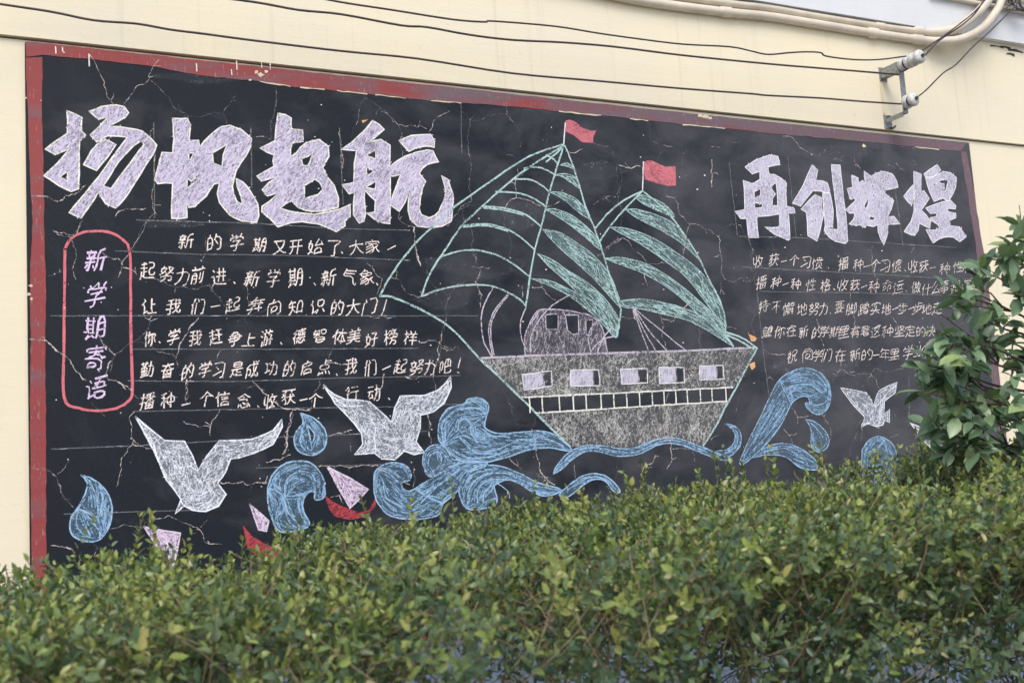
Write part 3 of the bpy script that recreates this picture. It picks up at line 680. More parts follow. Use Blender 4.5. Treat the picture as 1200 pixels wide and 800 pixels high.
def hatch(mat, parent, loops, gap=2.2, length=14, wpx=1.0, angle=None, spread=.18, over=.6, extra=(), lift=0.0):
    """hand scribbled chalk strokes: along the outline's flow, or at a fixed angle"""
    segs = []
    for l in list(loops) + [list(e) for e in extra]:
        for i in range(len(l)):
            a, e = l[i - 1], l[i]
            n = max(1, int(math.hypot(e[0] - a[0], e[1] - a[1]) / 4))
            for k in range(n):
                t_ = (k + .5) / n
                segs.append((a[0] + (e[0] - a[0]) * t_, a[1] + (e[1] - a[1]) * t_, math.atan2(e[1] - a[1], e[0] - a[0])))
    S = np.array(segs)
    xs, ys = [p[0] for p in loops[0]], [p[1] for p in loops[0]]
    x0, x1, y0, y1 = min(xs), max(xs), min(ys), max(ys)
    want = int((x1 - x0) * (y1 - y0) / (gap * length))
    mb = MB()
    for _ in range(want):
        p = (rng.uniform(x0, x1), rng.uniform(y0, y1))
        if not inside(p, loops):
            continue
        dev, path = rng.gauss(0, spread), [p]
        L_ = length * rng.uniform(.5, 1.4)
        for sgn in (1, -1):
            q, prev = p, None
            for k in range(int(L_ / 2 / 2.5) + 1):
                if angle is None:
                    d2 = (S[:, 0] - q[0]) ** 2 + (S[:, 1] - q[1]) ** 2 + 1.0
                    w_ = 1 / d2 ** 1.5
                    th = .5 * math.atan2((np.sin(2 * S[:, 2]) * w_).sum(), (np.cos(2 * S[:, 2]) * w_).sum())
                else:
                    th = math.radians(angle)
                th += dev
                d_ = [math.cos(th) * sgn, math.sin(th) * sgn]
                if prev and d_[0] * prev[0] + d_[1] * prev[1] < 0:
                    d_ = [-d_[0], -d_[1]]
                q = (q[0] + d_[0] * 2.5 + rng.gauss(0, .12), q[1] + d_[1] * 2.5 + rng.gauss(0, .12))
                prev = d_
                out_ = not inside(q, loops)
                if out_ and rng.random() > over * .35:
                    break
                path = path + [q] if sgn == 1 else [q] + path
                if out_:
                    break
        if len(path) > 1:
            mb.ribbon([px2(k) for k in path], wpx * rng.uniform(.6, 1.25) * .0037, LY - .0003 - lift * .3, .3)
    if mb.v:
        return mb.build('hatching', M[mat], parent, kind='stuff')


# --- slogan characters, brush style, outlined and hatched
HEADS = [
 ('outlined brush character 扬, first of the left slogan', (45, 115, 5.333), [
  [[(178,82),(225,98),(272,125),(268,165),(270,210),(297,232),(258,268),(252,340),(255,430),(250,568),(205,585),(130,548),(75,510),(32,487),(85,440),(140,385),(190,322),(145,335),(105,353),(42,320),(110,270),(180,222),(185,150)], [(182,455),(138,492),(182,520)]],
  [[(318,85),(395,55),(450,47),(490,45),(535,55),(563,92),(545,118),(500,145),(440,178),(520,182),(620,198),(650,208),(700,250),(740,295),(720,345),(680,405),(640,470),(545,620),(485,690),(420,660),(375,590),(330,660),(265,750),(190,715),(280,610),(380,490),(470,360),(555,245),(500,238),(430,238),(362,275),(322,232),(380,180),(435,118),(375,135)], [(640,268),(660,290),(600,370),(540,450),(455,568),(405,550),(500,400),(590,300)]],
  [[(405,255),(445,272),(485,292),(430,370),(362,452),(282,418),(330,330),(365,290)]]]),
 ('outlined brush character 帆, second of the left slogan', (170, 125, 5.333), [
  [[(172,75),(215,78),(262,75),(285,115),(280,165),(275,212),(335,212),(342,250),(400,185),(470,130),(530,118),(600,145),(665,200),(660,250),(630,305),(600,350),(570,400),(555,450),(545,500),(552,540),(575,595),(610,610),(600,560),(575,500),(570,450),(610,470),(660,530),(705,610),(712,680),(695,725),(600,715),(530,680),(465,600),(450,545),(462,480),(430,485),(380,560),(310,625),(275,630),(258,600),(262,695),(215,702),(165,700),(168,610),(170,480),(125,478),(80,482),(62,455),(80,380),(105,288),(172,290),(180,200)],
   [(272,290),(305,290),(280,335),(270,325)], [(420,290),(470,262),(510,238),(490,300),(480,375),(425,355)], [(262,445),(290,468),(322,435),(300,480),(264,510)]]]),
 ('outlined brush character 起, third of the left slogan', (290, 125, 5.333), [
  [[(190,45),(235,52),(275,72),(270,110),(275,142),(345,148),(350,220),(280,228),(268,270),(268,310),(300,295),(330,255),(370,225),(445,205),(505,250),(510,310),(470,380),(500,440),(540,490),(568,570),(565,630),(480,650),(420,655),(370,650),(315,630),(275,588),(240,605),(205,635),(260,655),(320,665),(420,672),(520,655),(580,640),(640,612),(642,690),(608,715),(610,745),(555,782),(500,755),(440,735),(340,720),(270,725),(190,752),(140,700),(90,660),(92,625),(140,590),(190,540),(125,560),(92,520),(130,480),(170,445),(85,465),(58,435),(110,405),(165,375),(160,340),(165,305),(120,285),(78,262),(130,235),(172,215),(178,140)],
   [(355,495),(420,455),(455,480),(468,520),(440,550),(355,575)], [(335,325),(375,312),(405,292),(388,350),(375,372),(345,368)]]]),
 ('outlined brush character 航, fourth of the left slogan', (390, 130, 5.333), [
  [[(248,62),(290,85),(322,118),(270,160),(210,210),(255,190),(300,180),(357,215),(355,280),(358,345),(400,315),(450,285),(520,260),(590,245),(625,250),(660,320),(620,325),(590,335),(560,360),(540,390),(580,440),(560,480),(548,540),(540,600),(545,630),(555,650),(600,668),(635,655),(660,630),(695,560),(705,510),(700,470),(680,405),(720,430),(750,520),(752,560),(748,600),(740,690),(680,722),(600,728),(530,720),(485,680),(470,620),(472,560),(480,500),(450,570),(415,628),(358,590),(358,650),(355,705),(320,702),(280,692),(210,640),(262,632),(266,556),(256,552),(230,530),(200,500),(196,540),(203,640),(195,690),(165,700),(128,650),(130,580),(135,510),(100,518),(55,462),(100,455),(130,450),(132,390),(135,330),(148,250),(100,245),(50,242),(120,195),(200,120)],
   [(208,278),(268,245),(266,300)], [(212,345),(255,380),(208,410)], [(200,478),(268,440),(266,492),(240,488)], [(358,410),(422,400),(390,490),(360,570)]],
  [[(415,188),(450,170),(490,155),(550,150),(610,148),(635,190),(632,230),(600,222),(570,222),(520,232),(475,255)]]]),
 ('outlined brush character 再, first of the right slogan', (855, 175, 6.667), [
  [[(118,138),(200,85),(310,45),(375,55),(392,120),(345,125),(300,140),(302,170),(310,195),(355,200),(405,228),(445,265),(440,350),(445,445),(500,460),(512,500),(460,500),(465,600),(470,700),(455,710),(400,685),(350,665),(275,605),(330,612),(380,608),(388,600),(388,505),(300,520),(210,525),(215,600),(225,690),(148,688),(138,620),(132,545),(85,540),(40,485),(118,472),(115,350),(105,245),(180,270),(235,235),(235,175),(175,195)],
   [(192,330),(240,310),(240,360),(195,380)], [(195,415),(258,430),(250,455),(195,460)], [(318,290),(360,262),(370,350),(375,440),(335,440),(332,390),(358,350),(330,310)]]]),
 ('outlined brush character 创, second of the right slogan', (920, 180, 6.667), [
  [[(210,88),(255,130),(240,210),(290,215),(330,230),(350,290),(335,312),(280,295),(215,290),(170,345),(120,412),(55,390),(100,320),(140,250),(175,165)]],
  [[(235,320),(282,345),(285,430),(300,480),(275,580),(250,685),(175,640),(172,540),(165,460),(122,435),(180,370)], [(222,412),(230,405),(225,450)], [(228,512),(248,512),(232,535)]],
  [[(292,305),(350,305),(365,370),(375,440),(370,580),(312,565),(308,500),(300,440)]],
  [[(360,85),(428,90),(440,200),(455,330),(470,450),(480,570),(488,680),(470,702),(390,685),(340,650),(305,600),(310,570),(360,592),(410,595),(405,480),(395,380),(380,280),(370,180)]]]),
 ('outlined brush character 輝, third of the right slogan', (980, 180, 6.667), [
  [[(118,170),(170,190),(175,230),(205,210),(225,235),(215,135),(270,180),(320,150),(370,138),(440,160),(470,210),(485,262),(430,275),(385,285),(375,310),(448,365),(430,430),(400,492),(450,490),(498,550),(450,552),(400,555),(400,620),(372,715),(345,670),(325,610),(322,555),(290,572),(235,560),(222,577),(175,555),(155,565),(95,550),(135,510),(140,465),(100,465),(72,440),(110,405),(145,370),(140,345),(105,358),(82,275),(125,265)],
   [(272,250),(292,240),(285,268)], [(278,325),(300,318),(292,340)], [(355,215),(395,195),(365,232)], [(370,360),(380,360),(372,380)], [(215,410),(245,350),(250,395),(228,432)], [(185,325),(215,305),(210,325)], [(250,510),(268,490),(308,505),(280,525)]]]),
 ('outlined brush character 煌, last of the right slogan', (1045, 180, 6.667), [
  [[(170,140),(230,160),(228,230),(228,300),(250,288),(292,352),(232,440),(270,485),(300,530),(298,585),(212,545),(205,600),(180,640),(135,630),(95,610),(150,530),(172,450),(176,300)]],
  [[(165,245),(170,330),(155,410),(90,335)]],
  [[(248,160),(300,125),(355,88),(385,130),(320,185),(260,185)]],
  [[(262,190),(330,180),(400,140),(460,150),(505,190),(500,260),(475,320),(440,372),(395,348),(330,375),(290,290)], [(330,245),(380,210),(438,202),(430,250),(420,290),(365,300),(410,280),(412,240),(370,228)]],
  [[(262,425),(330,400),(400,375),(460,365),(500,410),(495,435),(435,430),(440,455),(500,465),(500,500),(455,520),(455,565),(530,575),(582,650),(530,690),(480,655),(440,650),(400,655),(360,672),(320,700),(265,595),(330,600),(372,585),(360,555),(300,520),(298,500),(345,495),(350,465),(300,470)]]]),
]
for hi, (lab, z, comps) in enumerate(HEADS):
    fb, ob = MB(), MB()
    for comp in comps:
        loops = [Z(z, l) for l in comp]
        filled('', None, None, loops, mb=fb)
        for l in loops:
            strokes('', None, None, [l], 1.5 if hi < 4 else 1.2, closed=True, mb=ob)
    ch = fb.build('heading_character', M['lavender' if hi < 4 else 'lavender_r'], board, label=lab)
    ob.build('outline', M['outline' if hi < 4 else 'outline_thin'], ch)
    for comp in comps:
        loops = [Z(z, l) for l in comp]
        hatch('hatch_lav' if hi < 4 else 'hatch_lav_r', ch, loops, 1.7 if hi < 4 else 1.5, 12, 1.0, angle=rng.choice((118, 125, 132)) if hi < 4 else 95, spread=.35 if hi < 4 else .25)

# --- handwritten text
LINES = [
 ('first handwritten line of the left paragraph', 20, 21, '新218,283 的251,284 学277.5,284 期304,287 又328,290 开346,290 始370,289 了392,291 、401,296 大418,290 家437,289 一459,291'),
 ('second handwritten line of the left paragraph', 20, 23, '起173,317 努196,321 力214,324 前232,322 进257,325 、275,331 新296,327 学321,326 期346,325 、369,333 新385,326 气410,325 象430,325 、442,333'),
 ('third handwritten line of the left paragraph', 20, 22, '让175.5,359 我204,359 们232,359 一252,359 起273,357 奔300,358 向322,360 知346,360 识373,359 的396,360 大414,360 门434,359 !450,360'),
 ('fourth handwritten line of the left paragraph', 18, 21, '你175.5,397 、187,401 学204,395 我229,396 赶253,395 争275,396 上292,398 游313,396 、329,402 德351,394 智375,394 体399,395 美415,394 好435,398 榜458,395 样481,396 、491,400'),
 ('fifth handwritten line of the left paragraph', 18, 21, '勤172.5,433 奋196.5,434 的220.5,435 学240,433 习257,434 是277.5,433 成295,433 功318,432 的340,432 启359,431 点381,430 、395,439 我411,429 们434,431 一453,431 起469,429 努488,430 力504,430 吧522,430 !538,428'),
 ('sixth handwritten line of the left paragraph', 19, 22, '播172.5,470 种196.5,469 一217.5,474 个242,467 信261,467 念286.5,469 、303,476 收316.5,470 获338,465 一356,468 个369,468 行413,461 动438,461 、456,467'),
 ('first handwritten line of the right paragraph', 14, 17, '收887.5,307 获907,305 一919,306.5 个931,305 习944,307.5 惯958,309 、971,314 播988,309 种1005.6,310 一1015.6,312 个1025.6,311 习1037.5,312 惯1050.6,312 、1061,317 收1070,312 获1082.5,312 一1093,314 种1107.5,315 性1122.5,313 格1135.6,313'),
 ('second handwritten line of the right paragraph', 14, 17, '播892.5,331 种909,331 一920,333 种932.5,333 性950,334 格967,334 、977,339 收987,334 获1002,334 一1012.5,336 种1024.4,336 命1039.4,335 运1052.5,337 、1062,341 做1073.8,337 什1085,339 么1097,337 事1107,336 都1120,336 要1132,336'),
 ('third handwritten line of the right paragraph', 14, 17, '持895,359 不910,360 懈924,362 地940,362 努954,362 力965,362 、973,367 要984,360 脚997.5,362 踏1012.5,362 实1026,361 地1039,362 一1049,362 步1058,361 一1068,361 步1075.6,361 地1086,362 走1098,361'),
 ('fourth handwritten line of the right paragraph', 14, 16, '望899,388.5 你913,389 在927,388 新941,389 的957,389 学966.6,388 期978,389 里989,389 有1002.5,389 着1014,388 这1026,388 种1040,388.5 坚1054,388 定1066,388 的1079,388 决1091,388'),
 ('last handwritten line of the right paragraph', 15, 17, '祝929,417 同946.5,416 学958,416 们969,416 在985,416 新1002.5,416 的1016.5,415 一1027,416 年1037,415 里1048,415 学1064,413 业1077,411 有1089,410 成1103,409'),
]
SMALL = {'、': [[(.35, .35), (.62, .68)]], '!': [[(.52, .05), (.50, .35), (.49, .66)], [(.44, .90), (.52, .97)]]}


def glyph(ch):
    if ch in SMALL:
        return SMALL[ch]
    return [[(s[i] / 72, s[i + 1] / 72) for i in range(0, len(s), 2)] for s in GLYPHS[ch]]


def write(mb, ch, cx, cy, w_, h_, wpx):
    small = ch in SMALL
    if ch == '、':
        w_, h_ = w_ * .3, h_ * .3
    if ch == '一':
        w_ *= .62
    slant, rise = rng.uniform(.02, .24), rng.uniform(-.06, .08) + .15
    sx, sy = rng.uniform(.88, 1.06), rng.uniform(.9, 1.08)
    cx += rng.uniform(-.5, .5)
    wv = [rng.uniform(-1, 1) for _ in range(6)]
    last = None
    for st_ in glyph(ch):
        a, o = rng.uniform(-.05, .05), (rng.uniform(-.02, .02), rng.uniform(-.02, .02))
        pts = []
        for (u, v) in st_:
            u, v = u - .5 + o[0], v - .5 + o[1]
            u2 = u + .05 * math.sin(5 * v + wv[0] * 3) * wv[1]
            v2 = v + .05 * math.sin(5 * u + wv[2] * 3) * wv[3]
            v2 -= rise * u2
            u2 -= slant * v2
            pts.append((cx + w_ * sx * (u2 * math.cos(a) - v2 * math.sin(a)), cy + h_ * sy * (u2 * math.sin(a) + v2 * math.cos(a))))
        if len(pts) > 2:                     # a quick hand rounds the corners
            q = [pts[0]]
            for i in range(1, len(pts) - 1):
                p, c_, n_ = pts[i - 1], pts[i], pts[i + 1]
                q += [(c_[0] * .7 + p[0] * .3, c_[1] * .7 + p[1] * .3), (c_[0] * .72 + n_[0] * .28, c_[1] * .72 + n_[1] * .28)]
            pts = q + [pts[-1]]
        if last and rng.random() < .6 and 1.5 < math.hypot(pts[0][0] - last[0], pts[0][1] - last[1]) < w_ * .42:
            mb.ribbon([px2(p) for p in (last, ((last[0] + pts[0][0]) / 2 + .5, (last[1] + pts[0][1]) / 2 - .4), pts[0])], wpx * .55 * 0.0037, LY - .0005, .3)
        last = pts[-1]
        mb.ribbon([px2(p) for p in pts], wpx * rng.uniform(.85, 1.15) * 0.0037, LY - .0006, .3)


for lab, w_, h_, s in LINES:
    q = px2((float(s[1:].split(',')[0]), float(s.split(',')[1].split()[0])))
    le = bpy.data.objects.new('handwritten_line', None)
    le.location = Vector((q[0], LY, q[1])) - world_loc(board)
    link(le, board, lab)
    for tok in s.split():
        cx, cy = tok[1:].split(',')
        mb = MB()
        write(mb, tok[0], float(cx), float(cy), w_, h_, 1.22 if w_ > 16 else .95)
        mb.build('written_character', M['text'], le)

fr = strokes('rounded_frame', M['pink'], board, [[(76, 292), (82, 281), (95, 273), (112, 271), (130, 273), (144, 281), (152, 295), (153, 340), (153.5, 400), (155, 457), (150, 470), (136, 478), (115, 481), (93, 478), (75.5, 466), (75, 400), (75.5, 340), (76, 292)]], 2.6, smooth=True, label='pink chalk rounded frame round a vertical title')
for ch, cx, cy in (('新', 112.5, 305), ('学', 112.5, 346), ('期', 111, 384), ('寄', 112.5, 419), ('语', 114, 455)):
    mb = MB()
    write(mb, ch, cx, cy, 29, 32, 1.75)
    mb.build('title_character', M['violet'], fr, label='violet written character %s inside the pink frame' % ch)

# --- the chalk ship
ship = filled('ship_drawing', M['hull'], board, [[(562, 420), (720, 414), (886, 408), (868, 446), (858, 455), (612, 467), (590, 445)]], label='chalk sailing ship with two sails and a rubbed grey hull')
lo = MB()
filled('', None, None, [[(628, 484), (855, 470), (838, 500), (824, 521), (780, 516), (735, 524), (668, 523)]], mb=lo)
lo.build('hull', M['hull'], ship)
hatch('hatch_grey', ship, [[(562, 420), (720, 414), (886, 408), (868, 446), (858, 455), (612, 467), (590, 445)]], 2.4, 9, 1.0, angle=95, spread=.8)
hatch('hatch_grey', ship, [[(628, 484), (855, 470), (838, 500), (824, 521), (780, 516), (735, 524), (668, 523)]], 2.2, 10, 1.0, angle=92, spread=.6)
each('hull_edge', M['teal_line'], ship, [[(445, 347), (459, 348), (486, 359), (520, 378), (542.5, 398.5), (560.5, 419), (580, 437), (611, 467), (640, 496), (668, 523)], [(887, 408), (875, 430), (868, 444), (852, 473), (838, 500), (824, 522)], [(850, 389), (870, 396), (887, 408)], [(850, 392), (868, 400), (883, 409)], [(848, 392), (859, 406)]], 2.5, smooth=True)
strokes('deck_line', M['mauve'], ship, [[(562, 419.5), (640, 416), (720, 413.5), (800, 411), (886, 407)]], 2.4)
H4 = (560, 400, 4)
rl = [Z(H4, [(205, 262), (400, 252), (640, 242), (900, 228), (1195, 215)]), Z(H4, [(270, 335), (500, 322), (800, 302), (1180, 280)])]
for xx in (240, 300, 380, 445, 505, 575, 635, 695, 755, 815, 870, 925, 980, 1040, 1095, 1160):
    t_ = (xx - 205) / 990
    rl.append(Z(H4, [(xx, 262 - 47 * t_), (xx + 4, 335 - 55 * t_)]))
each('railing', M['outline'], ship, rl, 1.7)
for fr_, dk in (([(207, 155), (345, 138), (348, 208), (215, 228)], [(303, 150), (338, 147), (340, 206), (312, 210)]),
                ([(433, 135), (565, 132), (572, 207), (435, 210)], [(540, 138), (563, 137), (566, 203), (542, 204)]),
                ([(668, 130), (795, 127), (795, 193), (672, 200)], [(752, 133), (788, 132), (789, 188), (755, 190)]),
                ([(848, 122), (965, 122), (967, 192), (850, 197)], [(928, 127), (960, 127), (962, 187), (930, 188)]),
                ([(1037, 115), (1148, 112), (1153, 177), (1040, 180)], [(1118, 118), (1144, 117), (1147, 170), (1120, 172)])):
    wn = filled('hull_window', M['lavender_r'], ship, [Z(H4, [fr_[0], dk[0], dk[3], fr_[3]])], lift=.002)
    filled('dark_pane', M['board'], ship, [Z(H4, dk)], lift=.002)
    strokes('window_frame', M['outline_thin'], ship, [Z(H4, fr_), Z(H4, [dk[0], dk[3]])], 1.2, closed=True, lift=.002)
H6 = (540, 330, 6)
cabw = [[(595, 232), (685, 228), (682, 335), (600, 335)], [(735, 235), (825, 235), (828, 365), (790, 372), (750, 345)], [(878, 270), (928, 270), (915, 375), (882, 375)]]
cab = filled('cabin', M['cabin'], ship, [Z(H6, [(455, 510), (450, 400), (480, 300), (540, 205), (620, 195), (720, 200), (900, 235), (980, 300), (1010, 380), (1030, 500)])] + [Z(H6, l) for l in cabw])
hatch('hatch_cabin', ship, [Z(H6, [(455, 510), (450, 400), (480, 300), (540, 205), (620, 195), (720, 200), (900, 235), (980, 300), (1010, 380), (1030, 500)])] + [Z(H6, l) for l in cabw], 1.9, 10, .9, angle=96, spread=.3)
mbx = MB()
strokes('', None, None, [Z(H6, [(452, 510), (448, 400), (480, 300), (540, 205), (620, 195), (720, 200), (900, 235), (980, 300), (1010, 380), (1030, 500)])], 1.4, smooth=True, mb=mbx)
strokes('', None, None, [Z(H6, [(490, 300), (520, 250), (545, 212)])], 1.4, mb=mbx)
strokes('', None, None, [Z(H6, l) for l in cabw], 1.3, closed=True, mb=mbx)
mbx.build('cabin_outline', M['mauve'], ship)
each('rope', M['mauve'], ship, [
 [(577.5, 337.5), (566, 360), (564, 382), (567.5, 402), (576, 417)], [(595, 345), (580, 363), (573, 382), (574, 402), (577, 417)], [(596, 346), (582, 364), (575, 382), (576, 402), (579, 416)],
 [(616, 361), (610, 377), (611, 397), (618, 412)], [(666, 346), (647, 358), (633, 373), (623, 392), (621, 413)],
 [(705, 374), (695, 380), (689, 395), (692.5, 413)], [(722, 394), (708, 397), (697, 405), (692.5, 413)], [(716, 385), (706, 397), (700, 413)],
 [(741.7, 360), (749, 382), (760, 411.7)], [(742, 360), (754, 386), (769, 411.7)], [(742, 360), (761, 388), (781.7, 411)], [(742, 360), (768, 382), (803, 410)], [(741, 359), (744, 374)]], 1.5, smooth=True)
each('flag_pole', M['outline_thin'], ship, [[(662.5, 144), (660.5, 169)], [(753.8, 190), (752.8, 224)]], 1.5)
A4, B4, Z2, Z3 = (430, 130, 4), (640, 130, 4), (570, 230, 4.444), (690, 240, 3.81)
filled('flag', M['flag'], ship, [Z(A4, [(930, 45), (950, 42), (975, 50), (1010, 80), (1050, 94), (1075, 92), (1060, 125), (1060, 150), (1010, 148), (970, 115), (932, 98)])])
filled('flag', M['flag'], ship, [Z(B4, [(455, 240), (475, 233), (500, 235), (530, 250), (560, 262), (605, 260), (608, 305), (608, 350), (570, 352), (520, 340), (462, 320)])])
each('sail_edge', M['teal_line'], ship, [
 [(660, 169), (625, 181), (605, 192), (570, 216), (532, 243), (505, 267), (486, 286), (466, 311), (452, 333), (445, 347)],
 [(660, 171), (637, 185), (605, 207), (570, 237), (552, 254), (542, 263), (522, 292), (503, 322), (494, 347)],
 [(660.5, 170), (652, 198), (642.5, 230), (635, 262), (626, 295), (620.6, 327), (616, 359)],
 [(662, 171), (672.5, 197.5), (686, 242), (697.5, 270), (707.5, 300), (714, 322), (725, 356), (727.5, 366), (722, 395)],
 [(752, 224.5), (732.5, 234), (715, 247.5), (697, 268)], [(752, 224.5), (732, 245), (715, 265), (702.5, 283)],
 [(753, 224), (775, 242), (795, 265), (815, 295), (832, 330), (842, 348), (849, 371), (850, 390)],
 [(660, 172), (648, 183), (640, 190)]], 2.1, smooth=True)
each('batten', M['teal_line'], ship, [
 [(640, 182), (648, 186), (654, 193)], [(614, 197.5), (630, 196), (642.5, 200.5), (651, 206)], [(602.5, 210), (620, 210.5), (632.5, 216), (644, 225)],
 [(581, 225), (605, 226), (625, 232.5), (640, 242.5)], [(565, 242), (590, 244), (615, 251), (634, 266)], [(566, 244), (590, 246), (613, 252)], [(541, 265), (570, 262.5), (595, 269), (612.5, 280), (626, 292.5)],
 [(543, 266), (570, 264.5), (595, 271)], [(516, 301), (540, 294), (565, 294), (592.5, 304), (622, 325)], [(494, 347), (520, 338), (549, 334), (574, 335), (594, 342), (610, 352), (616, 359)]], 2.0, smooth=True)
STRIPES = [(A4, [(905, 255), (940, 245), (972, 275), (945, 262)]), (A4, [(885, 300), (930, 295), (980, 315), (1000, 365), (960, 340), (920, 312)]),
 (A4, [(860, 382), (910, 382), (975, 410), (1020, 455), (1040, 505), (985, 470), (920, 415)]),
 (A4, [(835, 462), (880, 460), (960, 490), (1030, 545), (1085, 605), (1090, 650), (1020, 590), (930, 520)]),
 (Z2, [(290, 172), (370, 185), (450, 230), (560, 310), (630, 390), (665, 460), (690, 530), (695, 575), (640, 520), (560, 430), (450, 330), (360, 250)]),
 (Z2, [(262, 298), (340, 330), (430, 390), (540, 460), (640, 560), (690, 650), (680, 700), (600, 640), (500, 530), (400, 430), (330, 370)]),
 (Z2, [(235, 430), (330, 440), (420, 480), (520, 530), (620, 600), (680, 680), (672, 735), (590, 650), (500, 570), (430, 520), (340, 470)]),
 (B4, [(420, 408), (450, 395), (510, 415), (570, 450), (600, 500), (530, 470), (460, 440)]),
 (B4, [(372, 462), (430, 462), (520, 490), (600, 530), (660, 600), (735, 720), (700, 680), (620, 610), (500, 540), (420, 500)]),
 (Z3, [(95, 100), (180, 108), (290, 150), (400, 220), (500, 300), (570, 400), (605, 500), (608, 545), (540, 460), (440, 330), (340, 250), (220, 170)]),
 (Z3, [(70, 240), (150, 235), (260, 265), (370, 330), (470, 410), (560, 490), (610, 570), (580, 560), (480, 480), (380, 390), (260, 315), (150, 270)]),
 (Z3, [(140, 430), (230, 420), (350, 440), (460, 475), (560, 530), (610, 580), (645, 632), (560, 580), (450, 520), (340, 490), (230, 465), (150, 455)])]
for z, p in STRIPES:
    l = [tuple(v) for v in smooth_path(Z(z, p + p[:1]), 3)][:-1]
    sf = filled('sail_stripe', M['teal'], ship, [l])
    hatch('teal_line', sf, [l], 2.4, 13, .9, spread=.25)
    b_ = strokes('', None, None, [l], 1.0, closed=True, mb=MB(), lift=.0005)
    b_.build('stripe_outline', M['teal_line'], ship)


# --- birds, waves, drops, paper boats
def drawing(name, z, loops, fm, lm, lines=(), lw=1.5, label=None, smooth=0, lift=0.0):
    L = []
    for l in loops:
        q = Z(z, l)
        if smooth:
            q = [tuple(v) for v in smooth_path(q + q[:1], 4)][:-1]
        L.append(q)
    o = filled(name, M[fm], board, L, lift=lift, label=label)
    b_ = MB()
    for l in L:
        strokes('', None, None, [l], lw, closed=True, mb=b_, lift=lift + .0006)
    for l in lines:
        strokes('', None, None, [Z(z, l)], lw * .8, smooth=True, mb=b_, lift=lift + .0006)
    hatch({'blue': 'hatch_blue', 'bird': 'hatch_bird', 'boat': 'boat_line'}[fm], o, L, 2.3 if fm == 'blue' else 1.9, 16 if fm == 'blue' else 10, 1.0, spread=.10 if fm == 'blue' else .5, extra=[Z(z, l) for l in lines] if fm == 'blue' else (), lift=lift)
    b_.build('outline', M[lm], o)
    return o


P1 = (0, 0, 1)
drawing('seagull_drawing', P1, [[(158.7, 488), (168, 496), (177.5, 504), (192.5, 516), (216, 517), (225, 532.5), (232.5, 551), (242.5, 534), (257, 516), (275, 516), (295, 514.5), (310, 509), (320, 504), (330, 491), (331, 500), (320, 520), (309, 526), (297, 531), (280, 536), (270, 537.5), (264, 552.5), (255, 566), (264.5, 579), (256, 592.5), (241, 599), (225, 597.5), (216, 592.5), (205, 602), (212, 585), (203, 572), (195, 562.5), (180, 527.5)]],
        'bird', 'bird_line', [[(211, 548), (222, 546), (232, 552)], [(180, 520), (186, 540), (195, 556)], [(212, 586), (216, 592), (226, 597)]], label='white chalk seagull on the left with one long wing')
drawing('seagull_drawing', (300, 400, 4), [[(315, 203), (340, 228), (370, 250), (420, 272), (480, 275), (530, 280), (580, 325), (635, 375), (650, 310), (675, 255), (790, 252), (850, 230), (885, 198), (912, 160), (914, 215), (880, 290), (830, 330), (770, 345), (768, 410), (750, 470), (788, 520), (740, 530), (695, 512), (650, 553), (590, 550), (555, 522), (462, 530), (500, 480), (495, 430), (440, 360), (370, 290)]],
        'bird', 'bird_line', [[(560, 400), (556, 460), (562, 520)], [(640, 375), (660, 330)], [(360, 260), (420, 300), (500, 300)]], label='white chalk seagull with both wings raised beside the waves')
drawing('seagull_drawing', (820, 400, 4), [[(660, 218), (720, 228), (780, 240), (800, 270), (815, 300), (825, 260), (840, 230), (880, 208), (925, 190), (915, 240), (865, 280), (862, 340), (890, 318), (888, 380), (865, 368), (860, 390), (830, 400), (785, 385), (755, 403), (772, 355), (720, 300)]],
        'bird', 'bird_line', [[(690, 235), (700, 260), (750, 320)], [(835, 300), (870, 250), (905, 215)]], lw=1.2, label='small white chalk seagull under the right paragraph')
drawing('seagull_drawing', P1, [[(1066, 495), (1085, 503), (1105, 510), (1118, 484), (1132, 474), (1126, 496), (1118, 512), (1125, 524), (1123, 531), (1110, 536), (1095, 529), (1082, 516)]], 'bird', 'bird_line', lw=1.2, label='white chalk seagull mostly hidden behind the leafy branches')
